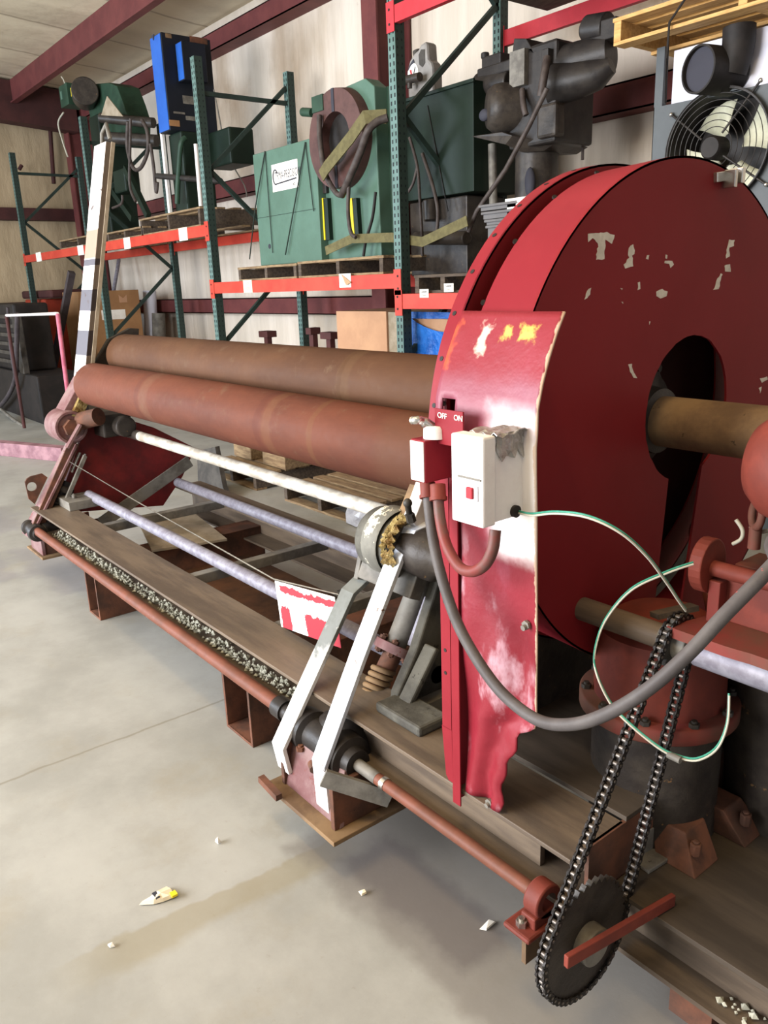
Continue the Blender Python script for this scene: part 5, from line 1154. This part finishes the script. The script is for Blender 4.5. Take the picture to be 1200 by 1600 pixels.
b = MB(); b.cyl(W(769, 225, y=YD), W(771, 330, y=YD), .03); b.build('support_rod', 'steel_grey', dr)
b = MB(); b.tube(spline([W(905, 142, y=YD+.2), W(912, 170, y=YD+.25), W(910, 250, y=YD+.3)]), .011, 6); b.tube(spline([W(897, 145, y=YD+.2), W(904, 155, y=YD+.2), W(911, 165, y=YD+.25)]), .011, 6); b.build('drain_hose', 'hose', dr)

# --- stacked grey bins and a white box beside the drum
YK = 4.1
stk = [(751, 330, 320, 790), (755, 343, 331, 790), (760, 352, 343, 790), (762, 380, 352, 790)]
for k, (xl, yb3, yt, xr) in enumerate(stk):
    b = MB(); a = W(xl, yt, y=YK); c = W(xl, yb3+.5, y=YK); b.box(a.x, a.x+.32, YK, YK+.45, c.z, a.z-.012); b.box(a.x-.012, a.x+.332, YK-.012, YK+.46, a.z-.02, a.z-.003)
    if k == 3: b.box(a.x, a.x+.32, YK, YK+.45, z3_, c.z+.01)
    tag(b.build('bin', 'bin_grey', None, .004), ('top grey plastic bin of the stack beside the drum', 'second grey plastic bin from the top beside the drum', 'third grey plastic bin from the top beside the drum', 'deep bottom grey bin of the stack beside the drum')[k], 'bin', 'stacked grey bins')
a = W(792, 311, y=YK); b = MB(); b.box(a.x, a.x+.25, YK, YK+.3, z3_, a.z-.02); b.box(a.x-.01, a.x+.26, YK-.008, YK+.31, a.z-.03, a.z); tag(b.build('white_box', 'paper', None, .003), 'white cardboard box with a torn lid beside the grey bins', 'box')

# --- heater with fan at the upper right
YHt = 4.3
x0 = W(1022, 164, y=YHt).x; x1 = x0+1.25; zt_ = W(1042, 164, y=YHt).z; zf0 = W(1022, 270, y=YHt).z-.35
ht = thing('unit_heater', 'tall grey heater with a caged fan at the upper right', 'heater', (x0+.6, YHt+.3, 0))
fc = W(1122, 232, y=YHt); FR = .285
ringp = [(fc.x+math.cos(t)*FR, YHt, fc.z+math.sin(t)*FR) for t in [2*PI*k/48 for k in range(48)]]
pan = MB(); zb_h = fc.z-.75
outp = []
for k in range(48):
    t = 2*PI*k/48; c, s_2 = math.cos(t), math.sin(t); lim = []
    if c > 1e-6: lim.append((x1-fc.x)/c)
    if c < -1e-6: lim.append((x0-fc.x)/c)
    if s_2 > 1e-6: lim.append((zt_-fc.z)/s_2)
    if s_2 < -1e-6: lim.append((zb_h-fc.z)/s_2)
    m_ = min(lim); outp.append((fc.x+c*m_, YHt, fc.z+s_2*m_))
vs = ringp+outp+[(p[0], YHt+.004, p[2]) for p in ringp]; fs = []
for k in range(48): j = (k+1) % 48; fs.append((k, 48+k, 48+j, j))
for (cx1, cz1) in ((x0, zt_), (x1, zt_), (x1, zb_h), (x0, zb_h)):
    for k in range(48):
        j = (k+1) % 48; A_, B_ = Vector(outp[k]), Vector(outp[j])
        if abs(A_.x-B_.x) > 1e-5 and abs(A_.z-B_.z) > 1e-5 and (Vector((cx1, YHt, cz1))-A_).length < .6 and ((abs(A_.x-cx1) < 1e-5 and abs(B_.z-cz1) < 1e-5) or (abs(B_.x-cx1) < 1e-5 and abs(A_.z-cz1) < 1e-5)):
            vs.append((cx1, YHt, cz1)); fs.append((48+k, len(vs)-1, 48+j))
pan.add(vs, fs); pan.box(x0, x0+.004, YHt, YHt+.7, zb_h, zt_); pan.box(x0, x1, YHt+.6, YHt+.7, 0, zt_+.02); pan.box(x0, x1, YHt, YHt+.7, zb_h-.01, zb_h); pan.box(x0, x1, YHt+.02, YHt+.7, zt_-.004, zt_)
pan.build('fan_panel', 'grey_cabinet', ht)
for xx in (x0, x1-.05):
    b = MB(); zp_ = W(1045, 80, y=YHt).z+.03; b.box(xx, xx+.05, YHt+.0, YHt+.04, 0, zb_h-.01); b.box(xx, xx+.05, YHt+.0, YHt+.04, zt_, zp_); b.build('frame_post', 'grey_cabinet', ht)
b = MB(); b.box(x0+.07, x1-.05, YHt+.06, YHt+.075, zt_, zp_-.02); b.build('back_panel', 'white_panel', ht)
sd = W(1107, 112, y=YHt-.06)
b = MB(); b.lathe([(0, .105), (.0, .115), (.24, .115), (.24, 0), (.23, 0), (.12, .0), (.12, .10), (0, .105)], (sd.x, YHt-.16, sd.z), (.25, 1, 0), 36, True); b.tube(spline([Vector((sd.x+.10, YHt-.02, sd.z-.02)), Vector((sd.x+.13, YHt-.02, sd.z+.08)), Vector((sd.x+.13, YHt-.02, zp_-.01))]), .08, 16); b.build('flue_pipe', 'rubber', ht)
b = MB(); b.lathe([(0, 0), (0, .107)], (sd.x+.01, YHt-.14, sd.z), (.25, 1, 0), 32); b.build('flue_screen_shade', 'ink', ht)  # solid black disc: mesh and the shade inside the flue mouth
b = MB()
b.lathe([(0, FR), (-.03, FR+.012), (-.03, FR), (.25, FR-.02), (.25, 0)], (fc.x, YHt, fc.z), (0, 1, 0), 48, True); b.build('fan_shroud', 'black_iron', ht)
for k in range(4):
    a = k*PI/2+2.0; vs = []
    for i in range(7):
        for j in range(5):
            rr = .08+(FR-.12)*i/6; aa = a+(j/4-.5)*1.15*(.65+.35*i/6); vs.append((fc.x+math.cos(aa)*rr, YHt+.12+.05*(j/4-.5), fc.z+math.sin(aa)*rr))
    b = MB(); b.add(vs, [(i*5+j, (i+1)*5+j, (i+1)*5+j+1, i*5+j+1) for i in range(6) for j in range(4)], True); o = b.build('fan_blade', 'fan_cream', ht); so = o.modifiers.new('t', 'SOLIDIFY'); so.thickness = .003
b = MB()
for k in range(1, 8): b.torus((fc.x, YHt-.05+.02*(k/8)**2, fc.z), (0, 1, 0), .07+(FR-.06)*k/7.0, .0022, 48, 6)
for k in range(4):
    a = k*PI/2+PI/4+.15; b.cyl((fc.x+math.cos(a)*.08, YHt-.055, fc.z+math.sin(a)*.08), (fc.x+math.cos(a)*(FR+.07), YHt-.012, fc.z+math.sin(a)*(FR+.07)), .006, n=8)
b.build('fan_cage', 'black_iron', ht)
b = MB(); b.lathe([(0, 0), (0, .05), (.015, .06), (.10, .06), (.10, 0)], (fc.x, YHt-.085, fc.z), (0, 1, 0), 28); b.build('fan_motor', 'rubber', ht)
for k in range(4):
    a = k*PI/2+PI/4+.15; b = MB(); b.ball((fc.x+math.cos(a)*(FR+.07), YHt-.012, fc.z+math.sin(a)*(FR+.07)), .012, 10); b.build('cage_screw', 'chrome', ht)
zpp = W(1040, 85, y=YHt).z+.03
ptop = pallet(W(957, 105, y=YHt-.25).x, x1+.1, YHt-.25, YHt+.55, zp_, 'fresh yellow wood pallet up on top of the grey heater frame', ('wood_new', 'wood_new'), 6, .135)
b = MB(); b.tube([W(1072, -4, y=YHt-.27), W(1046, 35, y=YHt-.27), W(1042, 90, y=YHt-.27), W(1040, 160, y=YHt-.03)], .006, 6); tag(b.build('hanging_cable', 'rubber'), 'thin black cable hanging down past the yellow wood pallet', 'cable')
b = MB(); p = W(1012, 32, y=YHt-.1); b.bar(p+Vector((-.08, 0, zp_+.155-p.z)), p+Vector((.42, 0, zp_+.155-p.z)), .06, .02, (0, 1, 0)); tag(b.build('steel_angle', 'black_iron'), 'dark steel angle lying on the yellow wood pallet', 'angle')

# ================================================================== things on the floor behind
def gbox(name, xl, yt, yb, xr, Y, d, m, label, cat, bev=.004, group=None):
    b = MB(); a = W(xl, yt, y=Y); r = W(xr, yt, y=Y); b.box(a.x, r.x, Y, Y+d, 0, a.z); o = b.build(name, m, None, bev); ORG[o.name] = Vector(); return tag(o, label, cat, group)
YQ = 4.2
xbx = W(146, 500, y=4.2).x
b = MB(); a = W(97, 457, y=4.2); yy = W(218, 470, x=xbx).y; b.box(a.x, xbx, 4.2, yy, 0, a.z); cb2 = b.build('cardboard_box', 'cardboard', None, .004); ORG[cb2.name] = Vector(); tag(cb2, 'big tan cardboard box with a white label behind the lever post', 'box')
a, c = W(158, 485, x=xbx), W(197, 498, x=xbx); b = MB(); b.box(xbx, xbx+.004, a.y, c.y, c.z, a.z); b.build('shipping_label', 'paper', cb2)
b = MB(); p = W(192, 466, x=xbx); b.prism([p+Vector((.001, -.06, -.06)), p+Vector((.001, .06, -.06)), p+Vector((.001, .06, .05)), p+Vector((.001, 0, .0)), p+Vector((.001, -.06, .05))], (.003, 0, 0)); b.build('arrow_mark', 'cardboard_pale', cb2)
cb3 = gbox('cardboard_box', 525, 486, 600, 603, 4.3, .6, 'cardboard_pale', 'pale cardboard box behind the back roll', 'box')
b = MB(); a = W(603, 486, y=4.3); b.box(a.x+.002, a.x+.12, 4.32, 4.6, 0, a.z-.01); tag(b.build('plywood_sheet', 'tan_roll'), 'narrow tan board standing beside the pale cardboard box', 'board')
# blue wrapped crate
YB_ = 4.15
a = W(634, 492, y=YB_); c = W(760, 500, y=YB_)
cr = thing('wrapped_crate', 'crate wrapped in shiny blue film behind the drum guard', 'crate', ((a.x+c.x)/2, YB_+.3, 0))
b = MB(); b.box(a.x+.03, c.x, YB_+.03, YB_+.7, 0, a.z-.03); b.build('carton', 'cardboard_pale', cr)
b = MB(); random.seed(6); vs = []
for i in range(13):
    for j in range(8):
        u = i/12; z = a.z*(j/7); top = a.z-(.12*math.sin(u*PI) if j == 7 else 0)
        vs.append((a.x+(c.x-a.x)*u, YB_+random.uniform(-.012, .012), min(z, top)))
b.add(vs, [(i*8+j, (i+1)*8+j, (i+1)*8+j+1, i*8+j+1) for i in range(12) for j in range(7)]); b.box(a.x, a.x+.02, YB_, YB_+.7, 0, a.z-.005); b.bar((a.x, YB_, a.z-.0), (c.x, YB_+.25, a.z-.02), .02, .05, (0, 1, 0)); b.build('film', 'blue_wrap', cr)
# T-handled stands behind the roll
for (xl, yt, lab) in ((418, 520, 'small dark T-topped stand behind the back roll, left one of three'), (489, 515, 'small dark T-topped stand turned sideways right of the rear rack upright'), (516, 522, 'small dark T-topped stand next to the pale cardboard box')):
    p = W(xl, yt, y=4.5); b = MB(); w_2 = .09 if xl != 489 else .045; b.box(p.x-w_2, p.x+w_2, 4.44, 4.56, p.z-.045, p.z+.02); b.box(p.x-.035, p.x+.035, 4.47, 4.53, 0, p.z-.045); b.box(p.x-.15, p.x+.15, 4.35, 4.65, 0, .02); tag(b.build('work_stand', 'frame_dark', None, .004), lab, 'stand', 'T-topped stands')
# vertical bundles standing by the wall
for (xb3, yt, lab, m) in ((222, 455, 'pale rolled sheet standing against the wall by the brown box', 'white_panel'), (236, 490, 'grey rolled sheet standing in front of the wall girt', 'steel_grey')):
    p = W(xb3, yt, y=5.1); b = MB(); b.cyl((p.x, 5.1, 0), (p.x, 5.22, p.z), .10); tag(b.build('rolled_sheet', m), lab, 'roll')
b = MB(); p = W(184, 410, y=5.2); b.cyl(W(175, 470, y=5.0), W(186, 405, y=5.3), .03); tag(b.build('steel_pipe', 'galv'), 'bright pipe leaning under the rack near the lever post', 'pipe')
b = MB(); p0, p1 = W(72, 600, y=3.75), W(112, 425, y=4.08); p0.z = .05; b.bar(p0, p1, .09, .09); tag(b.build('leaning_tube', 'old_steel'), 'grey square tube leaning toward the left cardboard box', 'tube')
# left-hand junk: dark lathe, orange cart, blue part, pink frame, ladder, pink beam
YJ = 2.9
lj = thing('old_lathe', 'dark greasy old machine with pipes at the left edge', 'machine', (W(20, 690, z=0).x, YJ, 0))
xr = W(66, 600, y=YJ).x; xl2 = W(-60, 600, y=YJ).x
b = MB(); b.box(xl2, xr-.2, YJ, YJ+.6, 0, .62); b.build('machine_base', 'shade_black', lj, .02)
b = MB(); b.box(xl2, W(20, 520, y=YJ).x, YJ+.05, YJ+.5, .62, W(10, 475, y=YJ).z); b.build('head_stock', 'shade_black', lj, .03)
b = MB(); b.box(W(22, 500, y=YJ).x, W(28, 500, y=YJ).x, YJ-.03, YJ+.05, .62, W(20, 492, y=YJ).z); b.build('column', 'dark_steel', lj, .01)
for k in range(6):
    z = .72+k*.12; b = MB(); b.box(xl2+.2, W(22, 520, y=YJ).x, YJ+.0, YJ+.05, z, z+.05); b.build('slide_rail', 'dark_steel', lj, .004)
b = MB(); b.tube(spline([W(27, 490, y=YJ-.1), W(26, 540, y=YJ-.1), W(24, 590, y=YJ-.1), W(12, 620, y=YJ-.1), W(-5, 640, y=YJ-.1)]), .03, 10); b.tube(spline([W(12, 480, y=YJ-.1), W(16, 540, y=YJ-.1), W(24, 592, y=YJ-.1)]), .018, 8); b.build('pipe_loop', 'old_steel', lj)
b = MB(); b.tube(spline([W(2, 640, y=YJ-.2), W(20, 655, y=YJ-.2), W(38, 668, y=YJ-.2), W(43, 682, y=YJ-.2), W(42, 692, y=YJ-.2)]), .022, 8); tag(b.build('tow_chain', 'steel_grey'), 'grey chain drooping off the old machine at the left edge', 'chain')
b = MB(); b.box(-15.35, W(68, 466, y=4.15).x, 4.15, 4.75, 0, W(40, 468, y=4.15).z); tag(b.build('orange_machine', 'orange_red', None, .03), 'red-orange machine in the shade at the left behind the upright', 'machine')
b = MB(); b.box(-15.38, W(80, 462, y=4.12).x, 4.12, 4.8, W(40, 467, y=4.15).z, W(40, 455, y=4.15).z); tag(b.build('dark_tarp', 'frame_dark', None, .03), 'dark cover on top of the red-orange machine', 'cover')
gbox('blue_drum', 31, 520, 600, 50, 3.56, .3, 'blue_thing', 'small blue container behind the old machine at the left', 'container', .04)
YPp = 2.6
b = MB(); p0, p1, p2 = W(10, 493, y=YPp), W(90, 490, y=YPp), W(106, 625, y=YPp); b.tube([p0, p1], .016, 10)
fr = thing('pipe_stand', 'tall pink pipe stand with a worn white top rail', 'stand', (p2.x, YPp, 0)); b.build('top_rail', 'white_paint', fr)
b = MB(); b.tube([p1, (p2.x, p2.y, .03)], .022, 10); b.build('post', 'pink_pipe', fr); b = MB(); b.tube([p0, (p0.x, p0.y+.0, .03)], .02, 10); b.build('post', 'frame_dark', fr)
YL = 3.68
ld = thing('step_ladder', 'short grey metal ladder leaning behind the pink pipe frame', 'ladder', (W(85, 650, y=YL).x, YL, 0))
for (xa, ya2, xb4) in ((84, 572, 74), (101, 576, 94)):
    a = W(xa, ya2, y=YL+.25); b = MB(); q = W(xb4, 650, y=YL); b.bar((q.x, YL, .0), a, .05, .03); b.build('ladder_rail', 'steel_grey', ld)
a0, a1 = W(84, 574, y=YL+.25), W(101, 577, y=YL+.25); c0, c1 = W(74, 650, y=YL), W(94, 650, y=YL); c0.z = c1.z = 0
for t in (.03, .35, .68): b = MB(); b.bar(Vector((c0.x, YL, 0)).lerp(a0, 1-t), Vector((c1.x, YL, 0)).lerp(a1, 1-t), .04, .025, (0, 1, 0)); b.build('rung', 'steel_grey', ld)
a, c = W(-60, 706, z=0), W(98, 722, z=0)
b = MB(); d_ = (c-a).normalized(); n_ = Vector((-d_.y, d_.x, 0)); b.hexa([a, c, c+n_*.12, a+n_*.12], [p+Vector((0, 0, .14)) for p in (a, c, c+n_*.12, a+n_*.12)]); pb_ = b.build('steel_beam', 'pink_faded', None, .004); tag(pb_, 'faded pink steel beam lying on the floor at the left', 'beam')
# leaning dark plates behind the base, and floor pallets under the rolls
b = MB(); b.prism([W(310, 790, y=2.75), W(308, 705, y=2.9), W(336, 698, y=2.9), W(348, 760, y=2.8), W(362, 800, y=2.75), W(345, 806, y=2.72)], (0, .04, 0)); tag(b.build('leaning_plate', 'dark_steel'), 'dark steel plate standing behind the machine frame', 'plate')
fp1 = pallet(W(365, 735, z=0).x, W(450, 757, z=0).x, 3.1, 3.9, 0, 'low pallet on the floor behind the rolls below the ring machine', h=.14)
fp2 = pallet(W(500, 770, z=0).x, W(650, 800, z=0).x, 3.1, 3.9, 0, 'pallet with torn plastic film on the floor under the near rolls', h=.14)
a = W(612, 775, z=.16); b = MB(); random.seed(8); vs = []
for i in range(7):
    for j in range(5): vs.append((a.x-.1+.3*i/6, 3.07+random.uniform(-.01, .01)-.0, .01+.15*j/4+random.uniform(-.005, .005)))
b.add(vs, [(i*5+j, (i+1)*5+j, (i+1)*5+j+1, i*5+j+1) for i in range(6) for j in range(4)]); o = b.build('plastic_film', 'plastic_film'); so = o.modifiers.new('t', 'SOLIDIFY'); so.thickness = .002; tag(o, 'scrap of clear plastic film hanging on the floor pallet', 'film')
for (xl, yt, xr2, lab) in ((365, 700, 392, 'wooden crate on the floor pallet behind the rolls, left one'), (410, 712, 445, 'wooden crate on the floor pallet behind the rolls, right one')):
    a, c = W(xl, yt, y=3.35), W(xr2, yt+12, y=3.35); b = MB(); b.box(a.x, c.x, 3.35, 3.85, .14, .45); tag(b.build('wooden_crate', 'wood', None, .006), lab, 'crate', 'crates behind the rolls')
